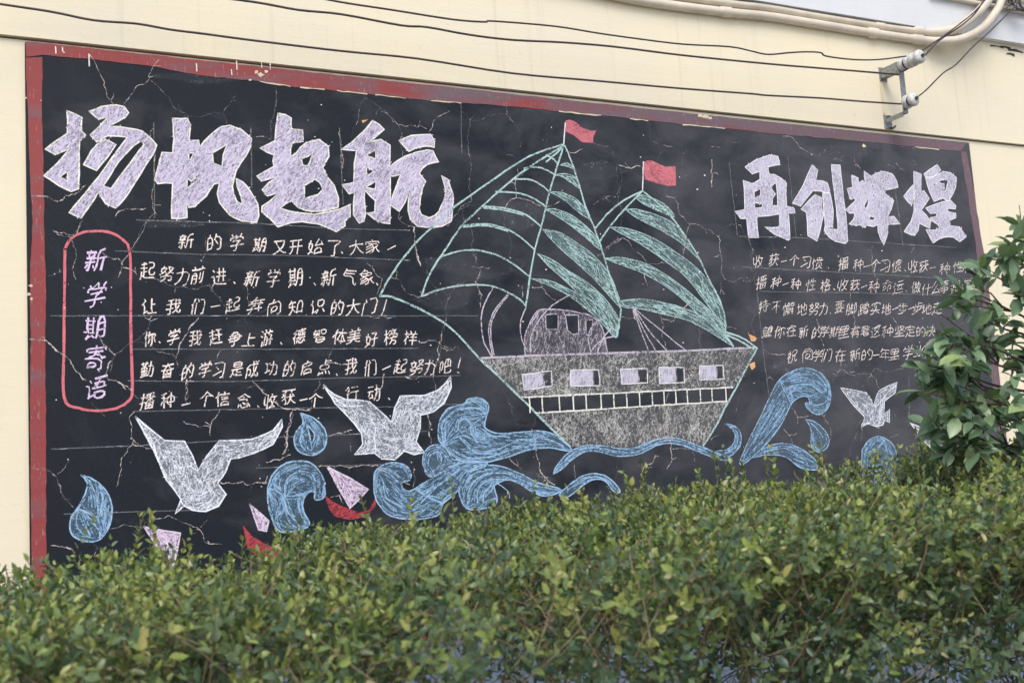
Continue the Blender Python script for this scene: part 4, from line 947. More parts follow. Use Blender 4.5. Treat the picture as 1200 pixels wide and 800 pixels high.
dl = [('water_drop', (60, 480, 4), [[(140, 305), (185, 320), (230, 350), (270, 400), (285, 470), (270, 550), (230, 605), (180, 618), (115, 600), (88, 560), (95, 500), (130, 450), (160, 390), (168, 340)]], [[(180, 330), (215, 420), (215, 500), (150, 470), (120, 470)], [(150, 470), (190, 520), (225, 570), (225, 605)], [(225, 350), (240, 420), (225, 500)]], 'blue chalk drop at the far left'),
      ('water_drop', (280, 480, 4), [[(288, 15), (345, 35), (390, 75), (410, 120), (405, 170), (370, 205), (325, 212), (275, 190), (258, 145), (270, 100), (300, 60)], [(320, 70), (355, 115), (340, 155), (330, 120)]], [[(300, 100), (285, 150), (310, 190)]], 'blue chalk drop between the two left seagulls'),
      ('water_drop', (820, 400, 4), [[(495, 365), (530, 372), (575, 405), (603, 450), (600, 490), (565, 517), (530, 505), (520, 470), (520, 410)]], [], 'pale blue chalk drop under the curl of the right wave'),
      ('wave', (280, 480, 4), [[(135, 360), (160, 300), (210, 255), (270, 240), (340, 250), (390, 310), (403, 370), (398, 410), (358, 420), (352, 385), (320, 390), (300, 430), (305, 480), (330, 540), (250, 570), (180, 560), (140, 460)]], [[(215, 410), (215, 350), (240, 310), (290, 288), (340, 300), (355, 330), (355, 390)], [(150, 370), (195, 390), (215, 430), (230, 480), (280, 540)], [(180, 500), (215, 455), (210, 420)]], 'blue chalk wave curling left of the paper boats'),
      ('wave', (430, 460, 4.792), [[(38, 520), (42, 450), (85, 408), (150, 392), (215, 408), (246, 450), (238, 492), (200, 500), (198, 530), (240, 552), (330, 500), (480, 410), (600, 385), (680, 405), (560, 450), (520, 520), (500, 560), (430, 620), (390, 690), (250, 710), (130, 690), (75, 640), (45, 580)]], [[(60, 430), (120, 450), (170, 500)], [(90, 500), (110, 590), (200, 640)], [(280, 540), (330, 580), (420, 620)], [(410, 640), (440, 590), (510, 550)], [(300, 620), (400, 520), (520, 430)], [(240, 640), (340, 560), (480, 460)]], 'blue chalk wave with a small curl at its left end'),
      ('wave', (430, 460, 4.792), [[(400, 200), (415, 140), (460, 85), (540, 65), (570, 35), (630, 30), (675, 60), (680, 100), (665, 150), (665, 200), (740, 228), (850, 222), (960, 215), (1050, 235), (1150, 320), (1100, 322), (1030, 310), (930, 315), (820, 350), (700, 385), (600, 390), (520, 380), (450, 320), (405, 270)]], [[(510, 210), (515, 165), (545, 148), (580, 170), (585, 230), (620, 280)], [(430, 290), (420, 180), (480, 110), (560, 85), (620, 90), (670, 120)], [(520, 250), (600, 330), (700, 330), (850, 270), (1000, 260), (1100, 300)], [(480, 320), (560, 365), (700, 355), (860, 300)], [(550, 60), (600, 50), (660, 90)], [(650, 205), (700, 240), (800, 250)]], 'tall blue chalk wave breaking toward the bow of the ship'),
      ('wave', (430, 460, 4.792), [[(312, 390), (320, 340), (355, 300), (400, 292), (440, 310), (480, 370), (520, 385), (440, 440), (370, 470), (335, 460)]], [[(345, 400), (355, 350), (400, 330), (420, 370), (400, 420), (370, 440), (380, 460)]], 'small round blue chalk curl in front of the tall wave'),
      ('wave', (430, 460, 4.792), [[(515, 560), (530, 490), (580, 430), (660, 408), (750, 412), (850, 450), (960, 505), (1090, 545), (1000, 580), (920, 550), (850, 505), (780, 490), (720, 515), (715, 540), (730, 600), (700, 640), (560, 650)]], [[(620, 620), (620, 560), (650, 510), (720, 485), (800, 490)], [(560, 630), (570, 550), (620, 480), (700, 450), (800, 460), (960, 530)], [(650, 620), (660, 560), (700, 520)], [(730, 510), (790, 550), (800, 590)]], 'low blue chalk wave running down behind the hedge'),
      ('wave', (640, 480, 4.792), [[(70, 480), (90, 455), (150, 405), (210, 368), (280, 358), (340, 375), (390, 420), (415, 460), (380, 460), (330, 400), (270, 390), (210, 420), (150, 470), (110, 490)]], [[(120, 450), (200, 395), (280, 375), (350, 400)]], 'blue chalk hump showing just over the hedge'),
      ('wave', (640, 480, 4.792), [[(38, 360), (60, 310), (120, 245), (180, 212), (250, 198), (340, 205), (420, 218), (500, 212), (580, 180), (660, 158), (730, 158), (800, 180), (880, 210), (960, 245), (1030, 285), (960, 275), (870, 240), (780, 205), (700, 188), (620, 200), (540, 240), (470, 258), (380, 258), (300, 235), (220, 235), (150, 275), (90, 330)]], [[(100, 290), (180, 225), (300, 215), (420, 240), (520, 230), (640, 180), (740, 175), (880, 225)]], 'thin blue chalk wave along the keel of the ship'),
      ('wave', (640, 480, 4.792), [[(1008, 80), (1050, 88), (1085, 120), (1095, 170), (1080, 215), (1040, 255), (1000, 265), (950, 235), (1010, 225), (1050, 190), (1060, 140), (1040, 105)]], [[(1040, 95), (1075, 140), (1060, 210), (1000, 245)]], 'blue chalk hook shaped curl behind the ship'),
      ('wave', (820, 400, 4), [[(185, 565), (225, 470), (290, 340), (360, 195), (420, 145), (490, 125), (560, 145), (605, 200), (612, 270), (590, 325), (550, 342), (510, 320), (492, 292), (512, 285), (505, 262), (475, 258), (430, 290), (390, 370), (330, 460), (240, 545), (195, 578)]], [[(250, 480), (330, 330), (380, 240), (440, 205), (520, 205), (570, 240)], [(375, 185), (395, 230), (425, 290)], [(360, 195), (395, 190)], [(230, 530), (330, 420), (400, 310)], [(515, 290), (540, 300), (580, 290)]], 'tall curling blue chalk wave on the right'),
      ('wave', (820, 400, 4), [[(240, 545), (320, 490), (400, 478), (470, 500), (545, 560), (540, 600), (470, 590), (400, 540), (320, 530)]], [[(300, 520), (400, 500), (500, 560)]], 'low blue chalk wave at the foot of the tall right curl'),
      ('wave', (1000, 430, 6), [[(60, 580), (110, 510), (170, 487), (230, 505), (280, 550), (305, 640), (290, 800), (80, 800)]], [[(120, 570), (160, 520), (210, 540)], [(180, 560), (215, 520), (240, 600)]], 'blue chalk arch behind the hedge on the right')]
for i, (nm, z, loops, lines, lab) in enumerate(dl):
    drawing(nm, z, loops, 'blue', 'blue_line', lines, lw=1.5 if i < 9 else 1.3, label=lab, smooth=1, lift=(i % 3) * .002 if nm == 'wave' else 0)
drawing('paper_boat', (60, 480, 4), [[(435, 547), (520, 565), (605, 578), (590, 660), (568, 745), (500, 650)]], 'boat', 'boat_line', label='lilac chalk boat sail, leftmost')
drawing('paper_boat', (280, 480, 4), [[(50, 442), (140, 520), (130, 570), (92, 560)]], 'boat', 'boat_line', label='small lilac chalk boat sail, middle one')
drawing('paper_boat', (280, 480, 4), [[(412, 265), (510, 315), (607, 372), (520, 462), (465, 365)]], 'boat', 'boat_line', label='lilac chalk boat sail above the largest red hull')
for nm, z, p in (('boat_hull', (280, 480, 4), [(402, 400), (440, 430), (480, 450), (560, 480), (610, 470), (645, 400), (640, 450), (600, 500), (520, 515), (450, 500), (420, 460)]),
                 ('boat_hull', (280, 480, 4), [(18, 540), (60, 590), (110, 620), (180, 650), (240, 650), (200, 690), (100, 700), (40, 650)]),
                 ('boat_hull', P1, [(190, 655), (205, 668), (240, 690), (262, 698), (240, 712), (205, 700)])):
    filled(nm, M['red_chalk'], board, [Z(z, p)])

# --- ruled guide lines, dust smears, orange chips
each('guide_line', M['guide'], board, [[(135, 294), (230, 298), (330, 299), (480, 305)], [(60, 370), (320, 370), (560, 370)], [(155, 409), (320, 409), (490, 408)], [(150, 446), (270, 447), (400, 443), (540, 440)], [(155, 482), (300, 479), (480, 476), (560, 472)],
        [(60, 526), (160, 522), (330, 512), (500, 505)], [(75, 602), (240, 597)], [(300, 548), (450, 544)], [(866, 277), (940, 279), (1057, 286), (1120, 290)], [(890, 341.5), (1000, 343), (1105, 345.5)],
        [(180, 144), (181, 255)], [(294, 150), (295, 220)], [(398, 150), (402, 240)], [(854, 190), (864, 277)], [(923, 185), (933, 279)], [(1048, 215), (1058, 288)], [(990, 240), (992, 280)], [(160, 258), (300, 262), (400, 268), (480, 270)], [(887, 343), (895, 420), (902, 470)], [(1065, 440), (1065, 500)], [(870, 313), (1000, 320), (1140, 328)], [(540, 120), (541, 180)]], 1.1, lift=.0)
sm = MB()
for (x, y, rx, ry) in ((200, 262, 40, 6), (560, 310, 60, 18), (520, 350, 40, 12), (600, 250, 40, 20), (980, 180, 50, 12), (1060, 170, 50, 8), (240, 90, 60, 8), (1100, 200, 22, 14), (440, 100, 60, 9), (700, 200, 30, 14), (960, 430, 60, 12), (600, 560, 50, 10)):
    n = 14
    sm.fill([[px2((x + math.cos(k * 6.2832 / n) * rx * rng.uniform(.7, 1.2), y + math.sin(k * 6.2832 / n) * ry * rng.uniform(.6, 1.2))) for k in range(n)]], LY + .0002)
sm.build('chalk_smear', M['smear'], board, kind='stuff')
ob = MB()
for z, p in (((720, 330, 6), [(935, 350), (948, 372), (960, 375), (985, 385), (1000, 400), (985, 420), (960, 420)]), ((720, 330, 6), [(945, 580), (985, 562), (990, 600), (965, 622)]), ((280, 100, 4), [(575, 165), (605, 162), (580, 178)])):
    ob.fill([[px2(q) for q in Z(z, p)]], LY - .0012)
ob.build('bare_patch', M['chip'], board, label='bare orange patches at the bow of the ship and above the slogan')

# --- cracks
CR = {
 (0, 0, 4): '415,255 460,330 490,390 500,450 540,500|745,280 700,370 640,405 620,440 580,500|700,370 770,440 810,500 880,545 870,560|880,545 1000,525 1045,530 1060,580|1045,525 1080,480 1110,440',
 (0, 100, 4): '150,520 200,520 270,545 350,510 400,470|385,610 340,700 345,760|250,685 340,705|620,780 660,680 720,600 740,560|540,615 560,590 640,580 680,578|720,180 722,400 728,600',
 (20, 260, 4): '170,40 255,75 275,130 270,190 262,230 275,270|60,290 130,260 200,235 262,215|280,60 300,0|535,130 580,60 605,0|400,145 450,175 490,190 530,155|490,190 490,220 475,260|490,215 540,225 560,245|620,265 740,310 800,312 880,300 1000,270|740,310 740,340|900,290 940,350 980,400 1050,440 1080,480|880,60 885,130 870,200|1070,300 1080,350 1090,390|1030,470 1080,440 1190,400|600,450 630,465 665,452|625,465 600,520 550,560 500,590 460,625 440,650 435,700|550,560 610,570 660,610 745,635 755,680|745,635 760,580 800,520 850,450|380,530 400,570 460,625|60,550 140,560 180,600 230,630 260,670 275,700 310,740|440,650 415,720 430,740 490,760 540,790|795,730 800,760 790,790|930,650 960,600|1080,780 1120,760 1160,790',
 (20, 400, 4): '540,240 570,270|550,330 525,355 540,400 540,480 490,545 490,600 465,680|540,480 580,490 640,500|350,285 380,320 410,350|60,590 130,597 180,630 195,670 230,740 275,790|190,620 245,555|795,180 800,230 790,280|780,375 850,400 905,405 915,370 950,320|905,405 905,440|950,660 1000,665 1060,655 1100,668 1170,660',
 (60, 480, 4): '270,555 340,535 400,545 430,550 440,515 500,510 550,495 620,530 690,555 715,600 720,620 800,630|700,550 730,515|0,635 50,640 110,668|200,690 220,640',
 (280, 480, 4): '230,90 240,30 250,0|215,200 222,140 232,80|520,150 528,200|515,260 515,290|375,265 450,268 640,258 720,310 800,350|125,245 185,235 240,210|430,410 470,400 490,440|410,125 480,110 530,95',
 (300, 400, 4): '365,0 340,80 310,150 290,220 250,330|0,205 60,270 120,310 180,320 250,318|170,330 150,390 130,520|860,0 855,60 835,140 840,240|865,30 930,40|700,165 740,178 780,160 830,90|600,150 590,210 560,260|800,340 810,420 820,480|740,590 745,640 735,680|330,100 400,110 460,95',
 (430, 130, 4): '65,0 130,50 145,65 250,70 280,85|145,65 155,150 165,215|385,0 350,20 310,50 290,100|415,0 480,40 520,48 560,25 650,15 690,60 715,100 720,160|480,40 475,200 485,300 490,420 440,460 450,500 490,560 495,670 530,740 510,790|490,425 400,500 380,540 220,545 160,520 150,480|220,545 225,620 250,720|655,15 655,0|530,735 580,735|640,470 660,430 700,408 760,420 830,450 900,425|700,408 705,270|840,40 835,160|1060,150 1140,170 1165,240 1175,400 1170,450|1060,440 1100,402 1165,405|1110,670 1150,620 1200,595|930,190 980,195 1010,180|650,205 690,215|640,470 650,550 675,640 670,720',
 (300, 0, 4): '505,380 508,460 480,540 455,600 445,650|510,460 560,490 620,540 650,575|880,420 910,500|1170,450 1175,540 1200,570|90,410 95,470 85,530 70,600 75,660|0,645 70,655|390,615 400,700 405,790',
 (430, 250, 4.444): '155,300 150,340 200,410 265,440 290,430|310,290 320,330 360,390 420,430|515,350 470,370 430,440 405,510 400,590 380,680 375,780|280,675 320,660 380,680|385,690 450,705 470,690 480,715|540,270 590,290 580,340 560,360 590,420 590,450|255,170 260,230 280,275|0,260 80,340 50,420|0,530 60,545 150,540',
 (640, 130, 4): '485,55 480,110 510,160 540,190 520,240|550,160 590,170|440,260 380,268 340,255|620,290 660,305|560,400 600,408 620,470 675,530 770,560 815,610 820,760 835,790|675,530 650,590 650,640 640,700|840,543 910,535 945,600 955,680 970,790|240,680 300,630 355,595 400,640 450,680 475,720 570,715|775,230 775,360|770,170 815,170|840,150 910,145|335,260 335,420 350,540 355,595|985,150 1020,130|635,180 640,260',
 (690, 240, 3.81): '600,330 650,345 720,330 735,340|590,340 585,400|145,500 210,510|310,460 325,510 375,520 400,470 450,435|610,545 660,555|325,510 325,580 345,640 350,680|490,550 500,640|430,120 420,230 430,300 445,370|250,300 260,360',
 (540, 330, 6): '440,540 450,600 520,630 590,650 640,660 690,615 740,600 735,560 715,500 725,430 715,360 700,310 680,280|275,650 300,580 360,570 440,560|915,530 905,615|1040,600 1080,570|1140,590 1190,550|1100,660 1090,740 1060,790|100,0 145,90 135,180|430,30 430,110|500,40 570,40 620,100 665,130|800,0 790,90 830,150 870,210',
 (560, 400, 4): '480,335 480,370 445,430 440,500|390,435 440,460|630,330 655,380 655,430 640,490|725,330 790,390 880,410 905,340 890,220|800,390 805,460|535,440 555,480|880,410 895,445 905,480 885,600|1075,290 1085,440 1050,490|1085,440 1110,510|910,505 1000,505 1015,560|250,410 270,500 285,590 320,640 360,670|250,410 270,350 300,330|140,540 205,600|180,385 240,390|110,220 155,330 175,370|830,535 770,600 775,650|830,535 845,540|655,540 645,640|450,580 455,640|1090,460 1150,435|530,120 535,60|700,105 735,75|890,60 885,110|900,80 1000,80 1020,60|640,270 650,190|1000,140 1090,180|720,225 735,200|1000,210 1060,205 1075,180|100,150 120,110 200,95',
 (820, 400, 4): '300,40 330,60 400,62|315,155 345,180|195,220 180,290 170,390|430,310 455,350 455,390|455,355 520,345 580,350 610,460|385,405 435,480|620,190 640,155 665,130 720,160 800,152 820,125 890,142 950,130 965,90|660,130 655,80|720,160 740,220|800,152 840,220|755,370 735,430 705,480 705,550|755,400 755,460|880,460 930,435|910,340 915,365|360,440 350,560|500,480 480,530',
 (870, 280, 6): '40,0 75,80 65,160 80,290 105,400 100,500 140,740|0,290 75,285|710,50 720,90 760,110|600,140 650,160|755,380 760,450|780,540 785,620|510,550 540,680 570,750|705,220 715,270|210,40 225,90',
 (1000, 280, 6): '130,50 125,150 180,290|260,540 310,610 330,640|400,100 430,60',
 (900, 0, 4): '70,640 230,735 270,700|400,740 430,790|560,770 640,800|640,780 700,770',
}
def jag(a, b_, amp):
    """rough broken line between two points"""
    l = math.hypot(b_[0] - a[0], b_[1] - a[1])
    if l < 2.6:
        return [a]
    m_ = ((a[0] + b_[0]) / 2 + rng.gauss(0, 1) * l * amp, (a[1] + b_[1]) / 2 + rng.gauss(0, 1) * l * amp)
    return jag(a, m_, amp) + jag(m_, b_, amp)


nck = 0
for z, s in CR.items():
    for pl in s.split('|'):
        P = Z(z, [tuple(float(k) for k in q.split(',')) for q in pl.split()])
        thick = rng.choice((.36, .5, .65, .95)) * (1.0 if P[0][0] < 900 else .8)
        q = []
        for a, b_ in zip(P, P[1:]):
            q += jag(a, b_, .075)
        q.append(P[-1])
        ck = MB()
        ck.n = nck = nck + 1
        ph = rng.uniform(0, 6)
        ck.ribbon([px2(p) for p in q], thick * .0040, BY - .0022 - (nck % 9) * .00004, .75)
        for _ in range(1 + len(q) // 14):      # short side splits
            if len(q) < 5 or rng.random() < .5:
                continue
            i = rng.randrange(1, len(q) - 1)
            a = rng.uniform(0, 6.28)
            w2 = [q[i]] + [(q[i][0] + math.cos(a) * k * 2.2 + rng.gauss(0, .6), q[i][1] + math.sin(a) * k * 2.2 + rng.gauss(0, .6)) for k in range(1, rng.randint(2, 5))]
            ck.ribbon([px2(p) for p in w2], .0018, BY - .0019 - (nck % 7) * .00004, .6)
        ck.build('crack', M['crack_faint' if rng.random() < (.7 if P[0][1] < 150 else .3) else 'crack'], board)
# specks
sp = MB()
for _ in range(230):
    x, y = rng.uniform(60, 1120), rng.uniform(80, 600)
    if y < 80 + x * .1:
        continue
    r = rng.uniform(.3, .9)
    sp.fill([[px2((x + math.cos(k * 1.2566) * r * rng.uniform(.6, 1.6), y + math.sin(k * 1.2566) * r)) for k in range(5)]], BY - .0016)
sp.build('chalk_specks', M['outline_thin'], board, kind='stuff')

# ------------------------------------------------------------------ cables, insulators, conduits


def path3(pts, n=5):
    return [Vector(p) for p in smooth_path([at(*p) for p in pts], n)]


def ext(pts, k=40):
    """carry a cable on past the edge of the picture"""
    (x0, y0, o0), (x1, y1, o1) = pts[0], pts[1]
    l = math.hypot(x1 - x0, y1 - y0)
    return [(x0 + (x0 - x1) / l * k, y0 + (y0 - y1) / l * k, o0)] + pts


WA = [(330, -12), (395, 2), (460, 12), (530, 23), (568, 26), (578, 25), (650, 31), (700, 39), (750, 46), (800, 52), (855, 55), (880, 60), (900, 64), (925, 62), (945, 61), (962, 62), (968, 66), (1000, 70), (1030, 70), (1062, 66)]
WB = [(230, -6), (300, 3), (350, 12), (400, 17), (470, 30), (500, 32), (550, 41), (600, 47), (660, 50), (720, 55), (800, 65), (900, 75), (960, 80), (1010, 84), (1056, 88)]
WC = [(0, 5), (60, 14), (110, 24), (160, 28), (200, 35), (240, 40), (300, 48), (400, 60), (490, 69), (600, 86), (700, 95), (800, 104), (880, 110), (900, 112), (960, 115), (1010, 119), (1056, 122)]
for pts, off, r, lab in ((WA, .245, .0042, 'upper black cable strung across the wall to the insulators'), (WB, .145, .0048, 'middle black cable strung across the wall to the insulators'), (WC, .165, .0045, 'lowest black cable strung across the wall above the blackboard')):
    MB().tube(path3(ext([(x, y, off) for x, y in pts], 250), 4), r, 6).build('cable', M['cable'], None, True, label=lab, cat='cable', group='black cables')
for pts, lab in (([(1074, 64, .245), (1090, 53, .25), (1105, 43, .26), (1125, 28, .27), (1142, 14, .28), (1160, -8, .3), (1172, -40, .3)], 'thin dark cable climbing from the upper insulator, left one of the pair'),
                 ([(1058, 84, .18), (1080, 69, .26), (1098, 50, .26), (1118, 36, .26), (1132, 26, .27), (1145, 13, .27), (1156, -8, .28), (1165, -40, .3)], 'thin dark cable climbing from the upper insulator, right one of the pair'),
                 ([(1072, 116, .2), (1085, 106, .21), (1105, 86, .22), (1120, 76, .23), (1140, 55, .24), (1160, 37, .25), (1180, 17, .26), (1192, 4, .27), (1210, -30, .3)], 'thin dark cable climbing from the lower insulator to the corner')):
    MB().tube(path3(pts, 4), .0042, 6).build('cable', M['cable'], None, True, label=lab, cat='cable', group='black cables')
cb = MB()
for k in range(7):
    P = [(1185 + k * 2 + rng.uniform(-2, 2), -14, .12)] + [(1186 + 3 * k * .6 + rng.uniform(-6, 8), -4 + i * 5 + rng.uniform(-2, 2), .12 + rng.uniform(-.02, .03)) for i in range(4)] + [(1212, 12 + k, .12)]
    cb.tube(path3(P, 4), .0035, 5)
cb.build('cable_bundle', M['cable'], None, True, label='tangled bunch of dark cables at the top right corner', cat='cable')

br = thing('insulator_bracket', 'galvanised wall bracket holding two white porcelain insulators', 'bracket', at(1035, 115, .016))
pt, pb = at(1032, 87, .016), at(1042, 141, .016)
ux = (pt.x + pb.x) / 2
b_ = MB()
b_.box(ux - .020, ux + .020, -.145, -.022, pt.z - .028, pt.z - .022)
b_.box(ux - .020, ux - .015, -.145, -.022, pt.z - .022, pt.z + .022)
b_.build('arm', M['galv'], br)
MB().box(ux - .018, ux + .018, -.145, -.022, pb.z - .004, pb.z + .003).box(ux - .018, ux - .013, -.145, -.022, pb.z - .022, pb.z - .004).build('arm', M['galv'], br)
MB().box(ux - .016, ux + .016, -.152, -.146, pb.z - .006, pt.z + .026).build('upright', M['galv'], br)
for z_ in (pt.z, pb.z - .01):
    pl = MB().box(ux - .026, ux + .026, -.0215, -.0165, z_ - .04, z_ + .035)
    o = pl.build('wall_plate', M['galv'], br)
    MB().tube([(ux, -.0218, z_ + .022), (ux, -.034, z_ + .022)], .009, 6).build('bolt', M['dark_metal'], o)
hk = at(1043, 152, .018)
MB().tube([(hk.x, -.017, hk.z + .01), (hk.x, -.04, hk.z), (hk.x + .012, -.05, hk.z + .012)], .005, 6).build('hook', M['dark_metal'], br)


def spool(x, z_, y0, n):
    prof = []
    for k in range(n):
        b0 = y0 - k * .072
        prof += [(.012 if k == 0 else .030, b0), (.031, b0 - .002), (.037, b0 - .010), (.037, b0 - .022), (.026, b0 - .030), (.024, b0 - .038), (.028, b0 - .044), (.037, b0 - .050), (.037, b0 - .062), (.032, b0 - .069)]
    prof += [(.022, prof[-1][1] - .006), (.002, prof[-1][1] - .008)]
    n_ = 20
    vs = [(x + r * math.cos(6.28318 * i / n_), y, z_ + r * math.sin(6.28318 * i / n_)) for r, y in prof for i in range(n_)]
    fs = [(j * n_ + i, j * n_ + (i + 1) % n_, (j + 1) * n_ + (i + 1) % n_, (j + 1) * n_ + i) for j in range(len(prof) - 1) for i in range(n_)]
    m_ = MB().add(vs, fs)
    o = m_.build('insulator', M['porcelain'], br, True)
    e = prof[-1][1]
    MB().tube([(x, e + .004, z_), (x, e - .010, z_)], .010, 6).build('nut', M['dark_metal'], o)
    MB().tube([(x + .0265 * math.cos(a * .5236), y0 - .036, z_ + .0265 * math.sin(a * .5236)) for a in range(13)], .004, 5).build('wire_tie', M['cable'], o)
    return o


t1 = at(1056, 80, .15)
spool(ux, pt.z - .0, -.1525, 2)
spool(ux, pb.z + .05, -.1525, 1)


def conduit(pts, r, mat, name, lab, joints=(), cat='pipe'):
    P = path3(pts, 8)
    rs = r if isinstance(r, float) else [float(np.interp(i / 8, range(len(r)), r)) for i in range(len(P))]
    c = MB().tube(P, rs, 12).build(name, mat, None, True, label=lab, cat=cat, group='beige conduits')
    for (i, extra) in joints:
        a, b2 = P[i], P[min(i + 1, len(P) - 1)]
        dd = (b2 - a).normalized()
        MB().tube([a - dd * .03, a - dd * .028, a + dd * .028, a + dd * .03], [(rs if isinstance(rs, float) else rs[i]) + extra] * 4, 12).build('coupling', mat, c, True)


conduit([(420, -66, .035), (640, -22, .035), (750, 1, .035), (850, 14.5, .035), (900, 19.5, .035), (960, 29, .035), (1022, 39, .035), (1075, 46.5, .045), (1100, 48.5, .08), (1126, 46, .10), (1150, 34, .11), (1165, 17, .11), (1174, -2, .11), (1182, -50, .11)], .0235, M['pvc'], 'conduit', 'lower beige plastic conduit curving up at the right under the white ledge', [(24, .004), (48, .006), (56, .004)])
conduit([(420, -77, .03), (640, -33, .03), (750, -11, .03), (850, 4, .03), (900, 9.5, .03), (960, 20, .03), (1030, 31, .03), (1075, 37, .04), (1100, 38, .07), (1122, 33, .10), (1140, 20, .11), (1152, 8, .11), (1160, -6, .11), (1168, -50, .11)], [.0195] * 7 + [.020] + [.026] * 6, M['pvc'], 'conduit', 'upper beige plastic conduit curving up beside the lower one', [(48, .004), (56, .007)])
conduit([(1090, -7, .075), (1130, 1, .075), (1165, 7, .075), (1200, 14, .075), (1300, 31, .075)], .012, M['pvc'], 'conduit', 'thin beige conduit on the white ledge, lower of two')
conduit([(1090, -18, .085), (1130, -11, .085), (1165, -4, .085), (1200, 2, .085), (1300, 19, .085)], .019, M['pvc'], 'conduit', 'beige conduit on the white ledge, upper of two')
# ------------------------------------------------------------------ foliage
nr = np.random.default_rng(11)
# one leaf: length 1 along x, folded and slightly drooping; x along the leaf, y across, z up
LEAF_V = np.array([(0, 0, 0), (.28, .36, .07), (.28, 0, 0), (.28, -.36, .07), (.66, .34, .05), (.66, 0, -.03), (.66, -.34, .05), (1, 0, -.10)])
LEAF_F = [(0, 2, 1), (0, 3, 2), (1, 2, 5, 4), (2, 3, 6, 5), (4, 5, 7), (5, 6, 7)]
TREE_V = np.array([(0, 0, 0), (.08, 0, 0), (.27, .22, .05), (.27, 0, .0), (.27, -.22, .05), (.55, .27, .055), (.55, 0, -.01), (.55, -.27, .055), (.80, .18, .02), (.80, 0, -.045), (.80, -.18, .02), (1, 0, -.11)])
TREE_F = [(0, 1, 2), (1, 3, 2), (0, 4, 1), (1, 4, 3), (2, 3, 6, 5), (3, 4, 7, 6), (5, 6, 9, 8), (6, 7, 10, 9), (8, 9, 11), (9, 10, 11)]


def frames(dirs, ups):
    """rotation matrices with local x = dirs, local z close to ups"""
    x = dirs / np.linalg.norm(dirs, axis=1, keepdims=True)
    y = np.cross(ups, x)
    y /= np.linalg.norm(y, axis=1, keepdims=True) + 1e-9
    z = np.cross(x, y)
    return np.stack([x, y, z], 2)


def leaf_mesh(name, pos, Rm, size, wid, tone, tv, tf, mat, parent, **kw):
    n, k = len(pos), len(tv)
    V = tv[None] * np.stack([size, size * wid, size], 1)[:, None, :]
    V = np.einsum('nij,nkj->nki', Rm, V) + (pos - np.array(world_loc(parent)))[:, None, :]
    me = bpy.data.meshes.new(name)
    lens = np.array([len(f) for f in tf])
    flat = np.array([i for f in tf for i in f])
    L = (flat[None] + (np.arange(n) * k)[:, None]).ravel()
    starts = np.concatenate([[0], np.cumsum(np.tile(lens, n))[:-1]])
    me.vertices.add(n * k)
    me.vertices.foreach_set('co', V.ravel())
    me.loops.add(len(L))
    me.loops.foreach_set('vertex_index', L.astype(np.int32))
    me.polygons.add(n * len(lens))
    me.polygons.foreach_set('loop_start', starts.astype(np.int32))
    a = me.attributes.new('tone', 'FLOAT', 'POINT')
    a.data.foreach_set('value', np.repeat(tone, k).astype(np.float32))
    me.materials.append(mat)
    me.update(calc_edges=True)
    me.shade_smooth()
    return link(bpy.data.objects.new(name, me), parent, **kw)


def leaf_objects(parent, idx, pos, Rm, size, wid, tone, tv, tf, mat):
    """the largest leaves in view, each an object; meshes shared between leaves of like tone"""
    shared = {}
    base = world_loc(parent)
    for i in idx:
        key = int(tone[i] * 7.99)
        if key not in shared:
            me = bpy.data.meshes.new('leaf')
            me.from_pydata([tuple(v) for v in tv], [], tf)
            a = me.attributes.new('tone', 'FLOAT', 'POINT')
            a.data.foreach_set('value', [(key + .5) / 8] * len(tv))
            me.materials.append(mat)
            me.shade_smooth()
            shared[key] = me
        o = bpy.data.objects.new('leaf', shared[key])
        m4 = Matrix([list(r) for r in Rm[i]]).to_4x4()
        o.matrix_basis = Matrix.Translation(Vector(pos[i]) - base) @ m4 @ Matrix.Diagonal((size[i], size[i] * wid[i], size[i], 1))
        link(o, parent)


Rn = np.array(R)


def project(P):
    q = (P - np.array(CAM)) @ Rn          # world -> camera axes
    dep = -q[:, 2]
    return 600 + F * q[:, 0] / dep, 400 - F * q[:, 1] / dep, dep


def value_noise(P, sc, seed):
    r = np.random.default_rng(seed)
    ph, fr = r.uniform(0, 6.28, (5, 1)), r.normal(0, 1, (5, 3)) * sc
    return np.mean(np.sin(P @ fr.T + ph[:, 0]), 1)


# ---- the clipped hedge
SIL = [(0, 662), (60, 655), (110, 640), (150, 640), (200, 638), (250, 655), (290, 640), (320, 622), (400, 606), (500, 604), (560, 595), (600, 580), (650, 584), (700, 580), (760, 566), (850, 560), (900, 562), (950, 546), (1000, 528), (1060, 516), (1130, 510), (1200, 508)]
YB = -1.55
tx, tz = [], []
for x, y in SIL:
    q = at(x, y, -YB)
    tx.append(q.x); tz.append(q.z)


def top_z(x, y):
    return np.interp(x, tx, tz) - .02 - .05 * np.clip((YB - y) / 1.1, 0, 1) - .02 * np.clip((y - YB) / .3, 0, 1)


hedge = thing('hedge', 'long clipped privet hedge with small green leaves in front of the blackboard', 'hedge', (1.5, -2.0, 0))
NS = 25000
X0, X1, Y0, Y1 = -1.4, 5.4, -2.75, -1.40
sx = np.where(nr.uniform(0, 1, NS) < .86, nr.uniform(-.1, 3.9, NS), nr.uniform(X0, X1, NS))
sy = nr.uniform(Y0, Y1, NS)
tz_ = top_z(sx, sy)
depth = nr.exponential(.22, NS)
depth = np.where(depth > .62, nr.uniform(0, .55, NS), depth)
P0 = np.stack([sx, sy, tz_ - .045 - depth], 1)
cl = value_noise(P0, 3.2, 3) + .6 * value_noise(P0, 9, 4)
keep = (nr.uniform(0, 1, NS) < np.clip(.80 + 1.6 * cl, .12, 1))
